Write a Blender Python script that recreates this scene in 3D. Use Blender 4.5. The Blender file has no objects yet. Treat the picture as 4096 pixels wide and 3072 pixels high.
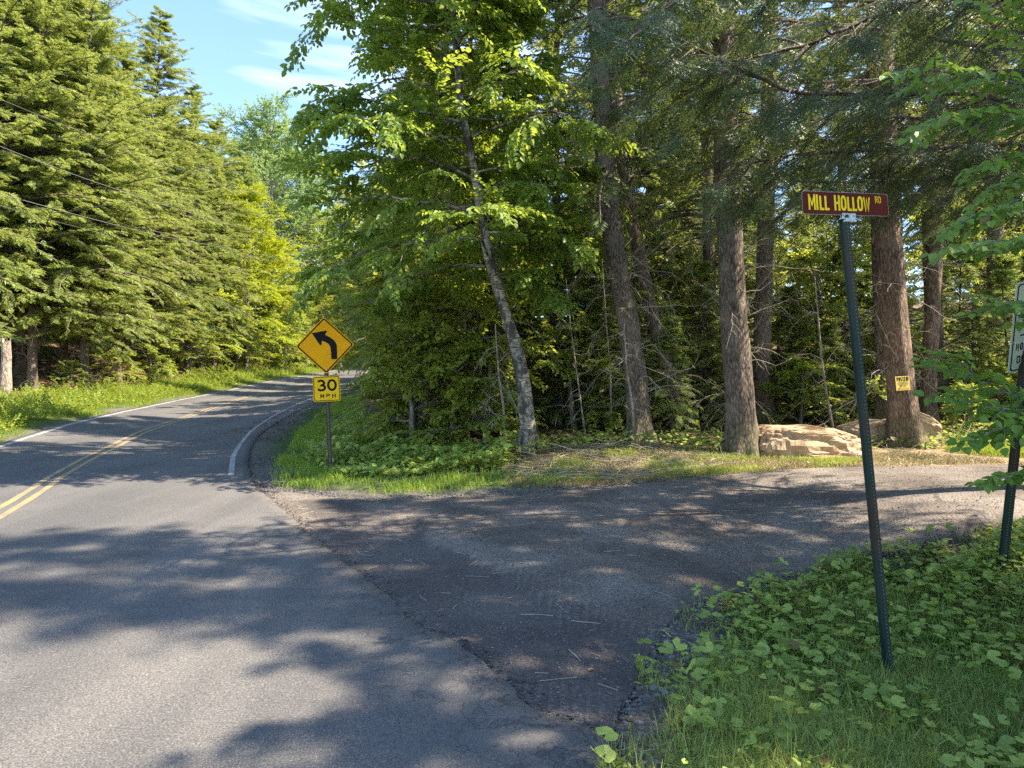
import bpy, math, random
import numpy as np
from mathutils import Vector
R_ = np.random.default_rng
rad = math.radians
scene = bpy.context.scene
COL = scene.collection

# ------------------------------------------------------------------ camera
F = 740.0
PITCH = math.atan((415 - 384) / F)
CAM = np.array([0.0, 0.0, 1.7])
FW = np.array([0, math.cos(PITCH), math.sin(PITCH)])
UP = np.array([0, -math.sin(PITCH), math.cos(PITCH)])
RT = np.array([1.0, 0, 0])
def ray(px, py):
    return FW + RT * (px - 512) / F + UP * (384 - py) / F
def pt(px, py, d):
    return CAM + ray(px, py) * d

cam_d = bpy.data.cameras.new('camera'); cam = bpy.data.objects.new('camera', cam_d); COL.objects.link(cam)
cam.location = CAM; cam.rotation_euler = (math.pi / 2 + PITCH, 0, 0)
cam_d.sensor_width = 36; cam_d.lens = F / 1024 * 36; cam_d.clip_end = 3000; cam_d.clip_start = 0.05
scene.camera = cam

# ------------------------------------------------------------------ numeric noise
def _hash(i, j, s):
    n = (i * 374761393 + j * 668265263 + s * 974711) & 0x7fffffff
    n = ((n ^ (n >> 13)) * 1274126177) & 0x7fffffff
    n = n ^ (n >> 16)
    return (n & 0xffff) / 65535.0
def vnoise(x, y, s=0):
    x = np.asarray(x, float); y = np.asarray(y, float)
    i = np.floor(x).astype(np.int64); j = np.floor(y).astype(np.int64)
    fx = x - i; fy = y - j
    fx = fx * fx * (3 - 2 * fx); fy = fy * fy * (3 - 2 * fy)
    a = _hash(i, j, s); b = _hash(i + 1, j, s); c = _hash(i, j + 1, s); d = _hash(i + 1, j + 1, s)
    return (a * (1 - fx) + b * fx) * (1 - fy) + (c * (1 - fx) + d * fx) * fy - 0.5
def fbm(x, y, s=0, o=4):
    v = 0; a = 1.0
    for k in range(o):
        v = v + a * vnoise(np.asarray(x) * 2 ** k + 17 * k, np.asarray(y) * 2 ** k + 31 * k, s + k); a *= .5
    return v

# ------------------------------------------------------------------ terrain height
_gy = np.array([-60, -20, 0, 3.2, 8.5, 12.7, 18, 25, 30, 35, 45, 56, 80, 120, 260.])
_gz = np.array([-1.5, -.8, 0, .15, .44, .66, .92, 1.33, 1.80, 2.30, 3.2, 4.2, 6.6, 9.5, 16.])
_fy = np.linspace(-60, 260, 3201)
_fz = np.interp(_fy, _gy, _gz)
_k = np.exp(-0.5 * (np.arange(-30, 31) / 12.0) ** 2); _k /= _k.sum()
_fz = np.convolve(np.pad(_fz, 30, 'edge'), _k, 'valid')
def g0(y): return np.interp(y, _fy, _fz)
def warp(x, y):
    x = np.asarray(x, float); y = np.asarray(y, float)
    yy = np.maximum(y, -3.5)
    return x / (3.0 + .32 * np.maximum(y, 0)), np.log(1 + (yy + 3.6) / 4.0) * 1.7
_cp = [(2.46, 4.95, -.47), (2.2, 4.4, -.42), (2.9, 5.3, -.30), (3.1, 4.5, -.36), (3.97, 6.0, .08), (2.6, 3.6, -.26), (4.0, 4.6, -.10), (5.5, 6.5, .25), (7, 5, .3),
       (1.6, 4.6, -.10), (2.0, 6.4, -.04), (1.2, 3.4, -.06),
       (7.7, 14.5, .33), (4.2, 13.5, .28), (.3, 15, .36), (7, 10.5, .28), (10, 11, .35), (2, 11, .10), (3.8, 8.3, .04),
       (-3.5, 14.2, .02), (-20, 26, .75), (-17, 30, .25), (-21, 36, .55), (-24, 45, .8), (-30, 30, 1.2), (-14, 18, .2), (-16, 22, .45), (-24, 60, .8),
       (-8, 12.7, 0), (-5, 12.7, 0), (-12.2, 25, 0), (-9, 25, 0), (-10.8, 30, 0), (-14.4, 45, 0), (-11, 45, 0), (-16, 45, 0), (-17, 60, 0), (-13, 60, 0),
       (0, 0, 0), (-3, 0, 0), (-6, 0, 0), (0, 4, 0), (-3, 4, 0), (-6, 6, 0), (-2, 8, 0), (-6, 9, 0), (0, 8, .02), (-10, 10, 0), (-10, 17, .0),
       (4, 22, .9), (12, 22, 1.2), (0, 30, 1.3), (10, 35, 2.2), (25, 35, 3), (-2, 22, .6), (-6, 30, .6), (-6, 60, 1), (10, 60, 4), (30, 60, 5),
       (12, 6, .6), (16, 14, 1.0), (10, 0, .2), (10, -8, 0), (-15, 5, .1), (-25, 10, .3), (-40, 30, 2), (-45, 60, 3)]
_cp = np.array(_cp)
_cu, _cv = warp(_cp[:, 0], _cp[:, 1])
_S = .42
_A = np.exp(-((_cu[:, None] - _cu) ** 2 + (_cv[:, None] - _cv) ** 2) / (2 * _S * _S))
_w = np.linalg.solve(_A + np.eye(len(_cp)) * .03, _cp[:, 2])
def H(x, y):
    x = np.asarray(x, float); y = np.asarray(y, float)
    sh = np.broadcast(x, y).shape
    x = np.broadcast_to(x, sh).ravel(); y = np.broadcast_to(y, sh).ravel()
    u, v = warp(x, y)
    out = g0(y)
    for k in range(len(_cp)):
        out = out + _w[k] * np.exp(-((u - _cu[k]) ** 2 + (v - _cv[k]) ** 2) / (2 * _S * _S))
    # brush mound in front of the birch, ditch beside the second post
    out = out + .16 * np.exp(-(((x - 2.2) / 1.5) ** 2 + ((y - 13.6) / .55) ** 2))
    a = np.array([2.9, 6.35]); b = np.array([5.6, 8.0]); ab = b - a
    t = np.clip(((x - a[0]) * ab[0] + (y - a[1]) * ab[1]) / (ab @ ab), 0, 1.6)
    dd = np.hypot(x - a[0] - t * ab[0], y - a[1] - t * ab[1])
    out = out - .30 * np.exp(-(dd / .22) ** 2) * np.clip(t * 2.0, 0, 1)
    out = out + .17 * np.clip(-x - 24, 0, 60) * np.clip((y - 18) / 15, 0, 1) + .13 * np.clip(y - 108, 0, 200) + .10 * np.clip(x - 22, 0, 60) * np.clip((y - 15) / 15, 0, 1)
    return out.reshape(sh)
def G(px, py):
    r = ray(px, py); lo, hi = 1.0, 1.0
    t = 1.0
    while t < 250:
        p = CAM + r * t
        if p[2] < float(H(p[0], p[1])): hi = t; break
        lo = t; t *= 1.03
    else:
        return CAM + r * 250
    for _ in range(24):
        m = (lo + hi) / 2; p = CAM + r * m
        if p[2] < float(H(p[0], p[1])): hi = m
        else: lo = m
    return CAM + r * hi
def GP(l): return np.array([G(a, b) for a, b in l])
def inpoly(x, y, P):
    x = np.asarray(x, float); y = np.asarray(y, float); c = np.zeros(x.shape, bool); n = len(P); j = n - 1
    for i in range(n):
        xi, yi = P[i][0], P[i][1]; xj, yj = P[j][0], P[j][1]
        if yi != yj:
            c ^= ((yi > y) != (yj > y)) & (x < (xj - xi) * (y - yi) / (yj - yi) + xi)
        j = i
    return c

# ------------------------------------------------------------------ materials
def new_mat(name):
    m = bpy.data.materials.new(name); m.use_nodes = True
    nt = m.node_tree; nt.nodes.clear()
    return m, nt, nt.nodes, nt.links
def N(ns, t, **kw):
    n = ns.new(t)
    for k, v in kw.items():
        if k in n.inputs: n.inputs[k].default_value = v
        else: setattr(n, k, v)
    return n
def ramp(ns, stops):
    r = ns.new('ShaderNodeValToRGB'); e = r.color_ramp.elements
    while len(e) < len(stops): e.new(.5)
    for i, (p, c) in enumerate(stops):
        e[i].position = p; e[i].color = (*c, 1) if len(c) == 3 else c
    return r
def mixc(ns, lk, fac, a, b, bt='MIX'):
    m = ns.new('ShaderNodeMix'); m.data_type = 'RGBA'; m.blend_type = bt
    for s, v in ((m.inputs[0], fac), (m.inputs[6], a), (m.inputs[7], b)):
        if hasattr(v, 'is_output'): lk.new(v, s)
        elif isinstance(v, (int, float)): s.default_value = v
        else: s.default_value = (*v, 1)
    return m.outputs[2]
def plain(name, col, rough=.6, metal=0, spec=.4, bump=0, bscale=60, var=.0):
    m, nt, ns, lk = new_mat(name)
    o = N(ns, 'ShaderNodeOutputMaterial'); p = N(ns, 'ShaderNodeBsdfPrincipled')
    p.inputs['Roughness'].default_value = rough; p.inputs['Metallic'].default_value = metal
    p.inputs['Specular IOR Level'].default_value = spec
    lk.new(p.outputs[0], o.inputs[0])
    p.inputs['Base Color'].default_value = (*col, 1)
    if var or bump:
        tc = N(ns, 'ShaderNodeTexCoord'); nz = N(ns, 'ShaderNodeTexNoise'); nz.inputs['Scale'].default_value = bscale; nz.inputs['Detail'].default_value = 5
        lk.new(tc.outputs['Object'], nz.inputs['Vector'])
        if var:
            r = ramp(ns, [(.3, tuple(c * (1 - var) for c in col)), (.7, tuple(min(1, c * (1 + var)) for c in col))])
            lk.new(nz.outputs[0], r.inputs[0]); lk.new(r.outputs[0], p.inputs['Base Color'])
        if bump:
            b = N(ns, 'ShaderNodeBump'); b.inputs['Strength'].default_value = bump; b.inputs['Distance'].default_value = .01
            lk.new(nz.outputs[0], b.inputs['Height']); lk.new(b.outputs[0], p.inputs['Normal'])
    return m
def leafmat(name, c1, c2, trans=.4, tcol=None, rough=.45, dead=0.0):
    """c1..c2: range of leaf colours, one value per leaf"""
    m, nt, ns, lk = new_mat(name)
    o = N(ns, 'ShaderNodeOutputMaterial')
    ge = N(ns, 'ShaderNodeNewGeometry')
    st = [(0, c1), (.92 if dead else 1, c2)]
    if dead: st = [(0, c1), (1 - dead - .01, c2), (1 - dead, (.20, .13, .05)), (1, (.17, .09, .035))]
    r = ramp(ns, st); lk.new(ge.outputs['Random Per Island'], r.inputs[0])
    oi = N(ns, 'ShaderNodeObjectInfo')
    mr = N(ns, 'ShaderNodeMapRange'); mr.inputs['To Min'].default_value = .82; mr.inputs['To Max'].default_value = 1.18
    lk.new(oi.outputs['Random'], mr.inputs[0])
    hs = N(ns, 'ShaderNodeHueSaturation'); lk.new(mr.outputs[0], hs.inputs['Value']); lk.new(r.outputs[0], hs.inputs['Color'])
    mh = N(ns, 'ShaderNodeMapRange'); mh.inputs['To Min'].default_value = .488; mh.inputs['To Max'].default_value = .522; wn = N(ns, 'ShaderNodeTexWhiteNoise'); wn.noise_dimensions = '1D'; lk.new(oi.outputs['Random'], wn.inputs['W']); lk.new(wn.outputs['Value'], mh.inputs[0]); lk.new(mh.outputs[0], hs.inputs['Hue'])
    p = N(ns, 'ShaderNodeBsdfPrincipled'); p.inputs['Roughness'].default_value = rough; p.inputs['Specular IOR Level'].default_value = .35
    t = N(ns, 'ShaderNodeBsdfTranslucent')
    tc = tcol or tuple(min(1, 1.6 * c + a) for c, a in zip(c2, (.03, .03, 0)))
    tm = mixc(ns, lk, .55, hs.outputs[0], tc)
    lk.new(hs.outputs[0], p.inputs['Base Color']); lk.new(tm, t.inputs['Color'])
    mx = N(ns, 'ShaderNodeMixShader'); mx.inputs[0].default_value = trans
    lk.new(p.outputs[0], mx.inputs[1]); lk.new(t.outputs[0], mx.inputs[2]); lk.new(mx.outputs[0], o.inputs[0])
    return m
def barkmat(name, dark, light, moss=None, ridge=(24, 24, 7.0), bump=1.0, dist=.035):
    m, nt, ns, lk = new_mat(name)
    o = N(ns, 'ShaderNodeOutputMaterial'); p = N(ns, 'ShaderNodeBsdfPrincipled'); p.inputs['Roughness'].default_value = .9
    p.inputs['Specular IOR Level'].default_value = .2
    tc = N(ns, 'ShaderNodeTexCoord'); mp = N(ns, 'ShaderNodeMapping'); mp.inputs['Scale'].default_value = ridge
    lk.new(tc.outputs['Object'], mp.inputs[0])
    n1 = N(ns, 'ShaderNodeTexNoise'); n1.inputs['Scale'].default_value = 1; n1.inputs['Detail'].default_value = 7; n1.inputs['Roughness'].default_value = .65
    n1.inputs['Distortion'].default_value = .6
    lk.new(mp.outputs[0], n1.inputs['Vector'])
    vo = N(ns, 'ShaderNodeTexVoronoi'); vo.feature = 'DISTANCE_TO_EDGE'; vo.inputs['Scale'].default_value = .9
    nd = N(ns, 'ShaderNodeVectorMath'); nd.operation = 'ADD'; lk.new(mp.outputs[0], nd.inputs[0]); lk.new(n1.outputs['Color'], nd.inputs[1])
    lk.new(nd.outputs[0], vo.inputs['Vector'])
    mu = N(ns, 'ShaderNodeMath'); mu.operation = 'MULTIPLY_ADD'; lk.new(vo.outputs[0], mu.inputs[0]); mu.inputs[1].default_value = 1.3; lk.new(n1.outputs[0], mu.inputs[2])
    r = ramp(ns, [(.38, dark), (.8, light), (1.0, tuple(c * 1.25 for c in light))])
    lk.new(mu.outputs[0], r.inputs[0])
    col = r.outputs[0]
    n2 = N(ns, 'ShaderNodeTexNoise'); n2.inputs['Scale'].default_value = 2.4; n2.inputs['Detail'].default_value = 5; lk.new(tc.outputs['Object'], n2.inputs['Vector'])
    r2 = ramp(ns, [(.5, (0, 0, 0)), (.66, (1, 1, 1))]); lk.new(n2.outputs[0], r2.inputs[0])
    ml = N(ns, 'ShaderNodeMath'); ml.operation = 'MULTIPLY'; ml.inputs[1].default_value = .45; lk.new(r2.outputs[0], ml.inputs[0])
    col = mixc(ns, lk, ml.outputs[0], col, moss or tuple(c * 1.5 for c in light))
    sz = N(ns, 'ShaderNodeSeparateXYZ'); lk.new(tc.outputs['Object'], sz.inputs[0]); mz = N(ns, 'ShaderNodeMapRange'); mz.inputs['From Min'].default_value = .75; mz.inputs['From Max'].default_value = -.05; lk.new(sz.outputs[2], mz.inputs[0])
    mm = N(ns, 'ShaderNodeMath'); mm.operation = 'MULTIPLY'; lk.new(mz.outputs[0], mm.inputs[0]); r5 = ramp(ns, [(.42, (0, 0, 0)), (.58, (1, 1, 1))]); n5 = N(ns, 'ShaderNodeTexNoise'); n5.inputs['Scale'].default_value = 9; n5.inputs['Detail'].default_value = 5; lk.new(tc.outputs['Object'], n5.inputs['Vector']); lk.new(n5.outputs[0], r5.inputs[0]); lk.new(r5.outputs[0], mm.inputs[1])
    col = mixc(ns, lk, mm.outputs[0], col, (.13, .14, .045))
    lk.new(col, p.inputs['Base Color'])
    b = N(ns, 'ShaderNodeBump'); b.inputs['Strength'].default_value = bump; b.inputs['Distance'].default_value = dist
    lk.new(mu.outputs[0], b.inputs['Height']); lk.new(b.outputs[0], p.inputs['Normal']); lk.new(p.outputs[0], o.inputs[0])
    return m
M = {}
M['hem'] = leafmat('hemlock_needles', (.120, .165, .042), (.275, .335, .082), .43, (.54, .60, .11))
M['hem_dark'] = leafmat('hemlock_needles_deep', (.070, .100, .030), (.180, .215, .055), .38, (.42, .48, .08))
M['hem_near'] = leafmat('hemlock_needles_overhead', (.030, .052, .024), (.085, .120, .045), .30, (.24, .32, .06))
M['birch_leaf'] = leafmat('birch_leaf', (.10, .165, .035), (.20, .28, .05), .50, (.60, .68, .05))
M['maple_leaf'] = leafmat('maple_leaf', (.145, .190, .034), (.275, .335, .062), .48, (.62, .64, .07))
M['pale_leaf'] = leafmat('pale_poplar_leaf', (.13, .20, .06), (.22, .31, .10), .40, (.40, .52, .14))
M['yellow_leaf'] = leafmat('yellow_green_leaf', (.22, .27, .015), (.36, .40, .02), .50, (.60, .60, .02))
M['shrub_leaf'] = leafmat('rounded_shrub_leaf', (.11, .20, .04), (.20, .31, .055), .45, (.42, .56, .05), dead=.012)
M['weed'] = leafmat('coltsfoot_leaf', (.19, .27, .055), (.40, .48, .10), .38, (.48, .56, .07), dead=.02)
M['fern'] = leafmat('fern_frond', (.15, .27, .04), (.22, .36, .05), .4, (.36, .52, .05))
M['grass'] = leafmat('grass_blade', (.16, .235, .05), (.38, .45, .12), .35, (.34, .42, .08), dead=.10)
M['grass_sun'] = leafmat('sunny_verge_weed', (.17, .26, .03), (.32, .40, .05), .42, (.48, .55, .05), dead=.03)
M['straw'] = leafmat('dry_straw', (.20, .15, .07), (.38, .31, .15), .2, (.3, .25, .12))
M['dead_frond'] = leafmat('rusty_dead_needles', (.09, .06, .035), (.17, .11, .06), .2, (.2, .13, .06))
M['bark'] = barkmat('hemlock_bark', (.030, .022, .016), (.19, .15, .115))
M['bark_red'] = barkmat('reddish_hemlock_bark', (.045, .028, .020), (.23, .16, .115))
M['bark_grey'] = barkmat('grey_maple_bark', (.06, .055, .045), (.22, .21, .18), ridge=(16, 16, 6), bump=.6)
M['bark_snag'] = barkmat('bleached_snag_bark', (.10, .07, .05), (.38, .31, .25), ridge=(18, 18, 5), bump=1)
M['twig'] = plain('grey_twig', (.15, .125, .10), .9, var=.35, bscale=7)
M['twig_pale'] = plain('bleached_twig', (.30, .26, .20), .9, var=.3, bscale=9)
def birch_bark():
    m, nt, ns, lk = new_mat('yellow_birch_bark')
    o = N(ns, 'ShaderNodeOutputMaterial'); p = N(ns, 'ShaderNodeBsdfPrincipled'); p.inputs['Roughness'].default_value = .7
    tc = N(ns, 'ShaderNodeTexCoord')
    mp = N(ns, 'ShaderNodeMapping'); mp.inputs['Scale'].default_value = (7, 7, 30); lk.new(tc.outputs['Object'], mp.inputs[0])
    n1 = N(ns, 'ShaderNodeTexNoise'); n1.inputs['Scale'].default_value = 1; n1.inputs['Detail'].default_value = 6; n1.inputs['Distortion'].default_value = 1; lk.new(mp.outputs[0], n1.inputs['Vector'])
    r = ramp(ns, [(.34, (.04, .035, .026)), (.46, (.21, .18, .135)), (.62, (.40, .36, .28)), (.8, (.54, .50, .42))]); lk.new(n1.outputs[0], r.inputs[0])
    mp2 = N(ns, 'ShaderNodeMapping'); mp2.inputs['Scale'].default_value = (3.5, 3.5, 1.6); lk.new(tc.outputs['Object'], mp2.inputs[0])
    n2 = N(ns, 'ShaderNodeTexNoise'); n2.inputs['Scale'].default_value = 1.5; n2.inputs['Detail'].default_value = 6; n2.inputs['Roughness'].default_value = .7; lk.new(mp2.outputs[0], n2.inputs['Vector'])
    r2 = ramp(ns, [(.46, (0, 0, 0)), (.54, (1, 1, 1))]); lk.new(n2.outputs[0], r2.inputs[0])
    c = mixc(ns, lk, r2.outputs[0], r.outputs[0], (.045, .038, .028))
    lk.new(c, p.inputs['Base Color'])
    b = N(ns, 'ShaderNodeBump'); b.inputs['Strength'].default_value = .8; b.inputs['Distance'].default_value = .02
    lk.new(n1.outputs[0], b.inputs['Height']); lk.new(b.outputs[0], p.inputs['Normal']); lk.new(p.outputs[0], o.inputs[0])
    return m
M['birch'] = birch_bark()
def asphalt():
    m, nt, ns, lk = new_mat('worn_asphalt')
    o = N(ns, 'ShaderNodeOutputMaterial'); p = N(ns, 'ShaderNodeBsdfPrincipled'); p.inputs['Roughness'].default_value = .85
    p.inputs['Specular IOR Level'].default_value = .35
    tc = N(ns, 'ShaderNodeTexCoord')
    n1 = N(ns, 'ShaderNodeTexNoise'); n1.inputs['Scale'].default_value = 95; n1.inputs['Detail'].default_value = 6; n1.inputs['Roughness'].default_value = .75; lk.new(tc.outputs['Object'], n1.inputs['Vector'])
    r1 = ramp(ns, [(.36, (.038, .038, .039)), (.50, (.100, .097, .093)), (.60, (.150, .145, .138)), (.70, (.34, .33, .31))]); lk.new(n1.outputs[0], r1.inputs[0])
    n2 = N(ns, 'ShaderNodeTexNoise'); n2.inputs['Scale'].default_value = .55; n2.inputs['Detail'].default_value = 5; lk.new(tc.outputs['Object'], n2.inputs['Vector'])
    r2 = ramp(ns, [(.3, (.85, .85, .86)), (.7, (1.12, 1.10, 1.06))]); lk.new(n2.outputs[0], r2.inputs[0])
    c = mixc(ns, lk, 1.0, r1.outputs[0], r2.outputs[0], 'MULTIPLY')
    mt = N(ns, 'ShaderNodeMapping'); mt.inputs['Rotation'].default_value = (0, 0, rad(-20)); mt.inputs['Scale'].default_value = (1.5, .10, 1); lk.new(tc.outputs['Object'], mt.inputs[0])
    nt3 = N(ns, 'ShaderNodeTexNoise'); nt3.inputs['Scale'].default_value = 1.0; nt3.inputs['Detail'].default_value = 4; lk.new(mt.outputs[0], nt3.inputs['Vector'])
    r4 = ramp(ns, [(.35, (.78, .79, .81)), (.65, (1.12, 1.11, 1.09))]); lk.new(nt3.outputs[0], r4.inputs[0])
    c = mixc(ns, lk, 1.0, c, r4.outputs[0], 'MULTIPLY')
    at = N(ns, 'ShaderNodeAttribute'); at.attribute_name = 'edge'
    dm = N(ns, 'ShaderNodeMath'); dm.operation = 'MULTIPLY'; rd = ramp(ns, [(.42, (0, 0, 0)), (.60, (1, 1, 1))]); nd_ = N(ns, 'ShaderNodeTexNoise'); nd_.inputs['Scale'].default_value = 7; nd_.inputs['Detail'].default_value = 8; nd_.inputs['Roughness'].default_value = .7; lk.new(tc.outputs['Object'], nd_.inputs['Vector']); lk.new(nd_.outputs[0], rd.inputs[0]); lk.new(rd.outputs[0], dm.inputs[0]); lk.new(at.outputs['Fac'], dm.inputs[1])
    c = mixc(ns, lk, dm.outputs[0], c, (.115, .105, .095))
    # cracks near the broken edge
    vo = N(ns, 'ShaderNodeTexVoronoi'); vo.feature = 'DISTANCE_TO_EDGE'; vo.inputs['Scale'].default_value = 2.2
    nw = N(ns, 'ShaderNodeTexNoise'); nw.inputs['Scale'].default_value = 5; nw.inputs['Detail'].default_value = 5; lk.new(tc.outputs['Object'], nw.inputs['Vector'])
    va = N(ns, 'ShaderNodeVectorMath'); va.operation = 'ADD'; lk.new(tc.outputs['Object'], va.inputs[0]); lk.new(nw.outputs['Color'], va.inputs[1])
    lk.new(va.outputs[0], vo.inputs['Vector'])
    cr = ramp(ns, [(0, (1, 1, 1)), (.036, (0, 0, 0))]); lk.new(vo.outputs[0], cr.inputs[0])
    cm = N(ns, 'ShaderNodeMath'); cm.operation = 'MULTIPLY'; lk.new(cr.outputs[0], cm.inputs[0]); lk.new(at.outputs['Fac'], cm.inputs[1])
    cmb = N(ns, 'ShaderNodeMath'); cmb.operation = 'MULTIPLY'; cmb.inputs[1].default_value = .75; lk.new(cm.outputs[0], cmb.inputs[0])
    c = mixc(ns, lk, cmb.outputs[0], c, (.03, .03, .03))
    lk.new(c, p.inputs['Base Color'])
    b = N(ns, 'ShaderNodeBump'); b.inputs['Strength'].default_value = .5; b.inputs['Distance'].default_value = .006
    ad = N(ns, 'ShaderNodeMath'); ad.operation = 'MULTIPLY_ADD'; lk.new(cm.outputs[0], ad.inputs[0]); ad.inputs[1].default_value = -2; lk.new(n1.outputs[0], ad.inputs[2])
    lk.new(ad.outputs[0], b.inputs['Height']); lk.new(b.outputs[0], p.inputs['Normal']); lk.new(p.outputs[0], o.inputs[0])
    return m
M['asphalt'] = asphalt()
def gravel():
    m, nt, ns, lk = new_mat('packed_gravel')
    o = N(ns, 'ShaderNodeOutputMaterial'); p = N(ns, 'ShaderNodeBsdfPrincipled'); p.inputs['Roughness'].default_value = .92
    p.inputs['Specular IOR Level'].default_value = .25
    tc = N(ns, 'ShaderNodeTexCoord')
    n1 = N(ns, 'ShaderNodeTexNoise'); n1.inputs['Scale'].default_value = 42; n1.inputs['Detail'].default_value = 8; n1.inputs['Roughness'].default_value = .8; lk.new(tc.outputs['Object'], n1.inputs['Vector'])
    r1 = ramp(ns, [(.34, (.054, .046, .040)), (.5, (.138, .120, .103)), (.64, (.235, .21, .18)), (.72, (.40, .36, .31))]); lk.new(n1.outputs[0], r1.inputs[0])
    n2 = N(ns, 'ShaderNodeTexNoise'); n2.inputs['Scale'].default_value = .9; n2.inputs['Detail'].default_value = 6; n2.inputs['Roughness'].default_value = .6; lk.new(tc.outputs['Object'], n2.inputs['Vector'])
    r2 = ramp(ns, [(.36, (.72, .67, .64)), (.5, (1.05, 1.02, .99)), (.64, (1.45, 1.44, 1.42))]); lk.new(n2.outputs[0], r2.inputs[0])
    c = mixc(ns, lk, 1.0, r1.outputs[0], r2.outputs[0], 'MULTIPLY')
    at = N(ns, 'ShaderNodeAttribute'); at.attribute_name = 'edge'
    c = mixc(ns, lk, at.outputs['Fac'], c, (.050, .044, .046))
    lk.new(c, p.inputs['Base Color'])
    vo = N(ns, 'ShaderNodeTexVoronoi'); vo.inputs['Scale'].default_value = 38; lk.new(tc.outputs['Object'], vo.inputs['Vector'])
    ad = N(ns, 'ShaderNodeMath'); ad.operation = 'SUBTRACT'; lk.new(n1.outputs[0], ad.inputs[0]); lk.new(vo.outputs[0], ad.inputs[1])
    b = N(ns, 'ShaderNodeBump'); b.inputs['Strength'].default_value = .9; b.inputs['Distance'].default_value = .015
    lk.new(ad.outputs[0], b.inputs['Height']); lk.new(b.outputs[0], p.inputs['Normal']); lk.new(p.outputs[0], o.inputs[0])
    return m
M['gravel'] = gravel()
def ground_mat():
    m, nt, ns, lk = new_mat('forest_ground')
    o = N(ns, 'ShaderNodeOutputMaterial'); p = N(ns, 'ShaderNodeBsdfPrincipled'); p.inputs['Roughness'].default_value = .95
    p.inputs['Specular IOR Level'].default_value = .15
    tc = N(ns, 'ShaderNodeTexCoord')
    n1 = N(ns, 'ShaderNodeTexNoise'); n1.inputs['Scale'].default_value = 26; n1.inputs['Detail'].default_value = 8; n1.inputs['Roughness'].default_value = .75; lk.new(tc.outputs['Object'], n1.inputs['Vector'])
    lit = ramp(ns, [(.35, (.05, .032, .02)), (.55, (.17, .11, .065)), (.7, (.34, .25, .15))]); lk.new(n1.outputs[0], lit.inputs[0])
    gr = ramp(ns, [(.35, (.03, .045, .015)), (.6, (.075, .12, .03)), (.75, (.16, .17, .07))]); lk.new(n1.outputs[0], gr.inputs[0])
    gv = ramp(ns, [(.35, (.055, .048, .042)), (.55, (.14, .125, .108)), (.72, (.32, .29, .25))]); lk.new(n1.outputs[0], gv.inputs[0])
    st = ramp(ns, [(.35, (.13, .085, .045)), (.52, (.30, .22, .12)), (.70, (.50, .40, .24))]); lk.new(n1.outputs[0], st.inputs[0])
    at = N(ns, 'ShaderNodeAttribute'); at.attribute_name = 'zone'
    sp = N(ns, 'ShaderNodeSeparateColor'); lk.new(at.outputs['Color'], sp.inputs[0])
    c = mixc(ns, lk, sp.outputs[0], lit.outputs[0], gr.outputs[0])
    c = mixc(ns, lk, sp.outputs[1], c, gv.outputs[0])
    c = mixc(ns, lk, sp.outputs[2], c, st.outputs[0])
    lk.new(c, p.inputs['Base Color'])
    b = N(ns, 'ShaderNodeBump'); b.inputs['Strength'].default_value = .9; b.inputs['Distance'].default_value = .03
    lk.new(n1.outputs[0], b.inputs['Height']); lk.new(b.outputs[0], p.inputs['Normal']); lk.new(p.outputs[0], o.inputs[0])
    return m
M['ground'] = ground_mat()
def paint(name, col):
    m, nt, ns, lk = new_mat(name)
    o = N(ns, 'ShaderNodeOutputMaterial'); p = N(ns, 'ShaderNodeBsdfPrincipled'); p.inputs['Roughness'].default_value = .7
    tc = N(ns, 'ShaderNodeTexCoord')
    n1 = N(ns, 'ShaderNodeTexNoise'); n1.inputs['Scale'].default_value = 60; n1.inputs['Detail'].default_value = 8; n1.inputs['Roughness'].default_value = .8; lk.new(tc.outputs['Object'], n1.inputs['Vector'])
    n2 = N(ns, 'ShaderNodeTexNoise'); n2.inputs['Scale'].default_value = 2.5; n2.inputs['Detail'].default_value = 4; lk.new(tc.outputs['Object'], n2.inputs['Vector'])
    ad = N(ns, 'ShaderNodeMath'); ad.operation = 'MULTIPLY_ADD'; lk.new(n2.outputs[0], ad.inputs[0]); ad.inputs[1].default_value = .5; lk.new(n1.outputs[0], ad.inputs[2])
    r = ramp(ns, [(.60, (.13, .125, .115)), (.80, tuple(.55 * c + .05 for c in col)), (1.0, col)]); lk.new(ad.outputs[0], r.inputs[0])
    lk.new(r.outputs[0], p.inputs['Base Color']); lk.new(p.outputs[0], o.inputs[0])
    return m
M['white_line'] = paint('worn_white_paint', (.46, .455, .44))
M['yellow_line'] = paint('worn_yellow_paint', (.44, .29, .075))
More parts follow.
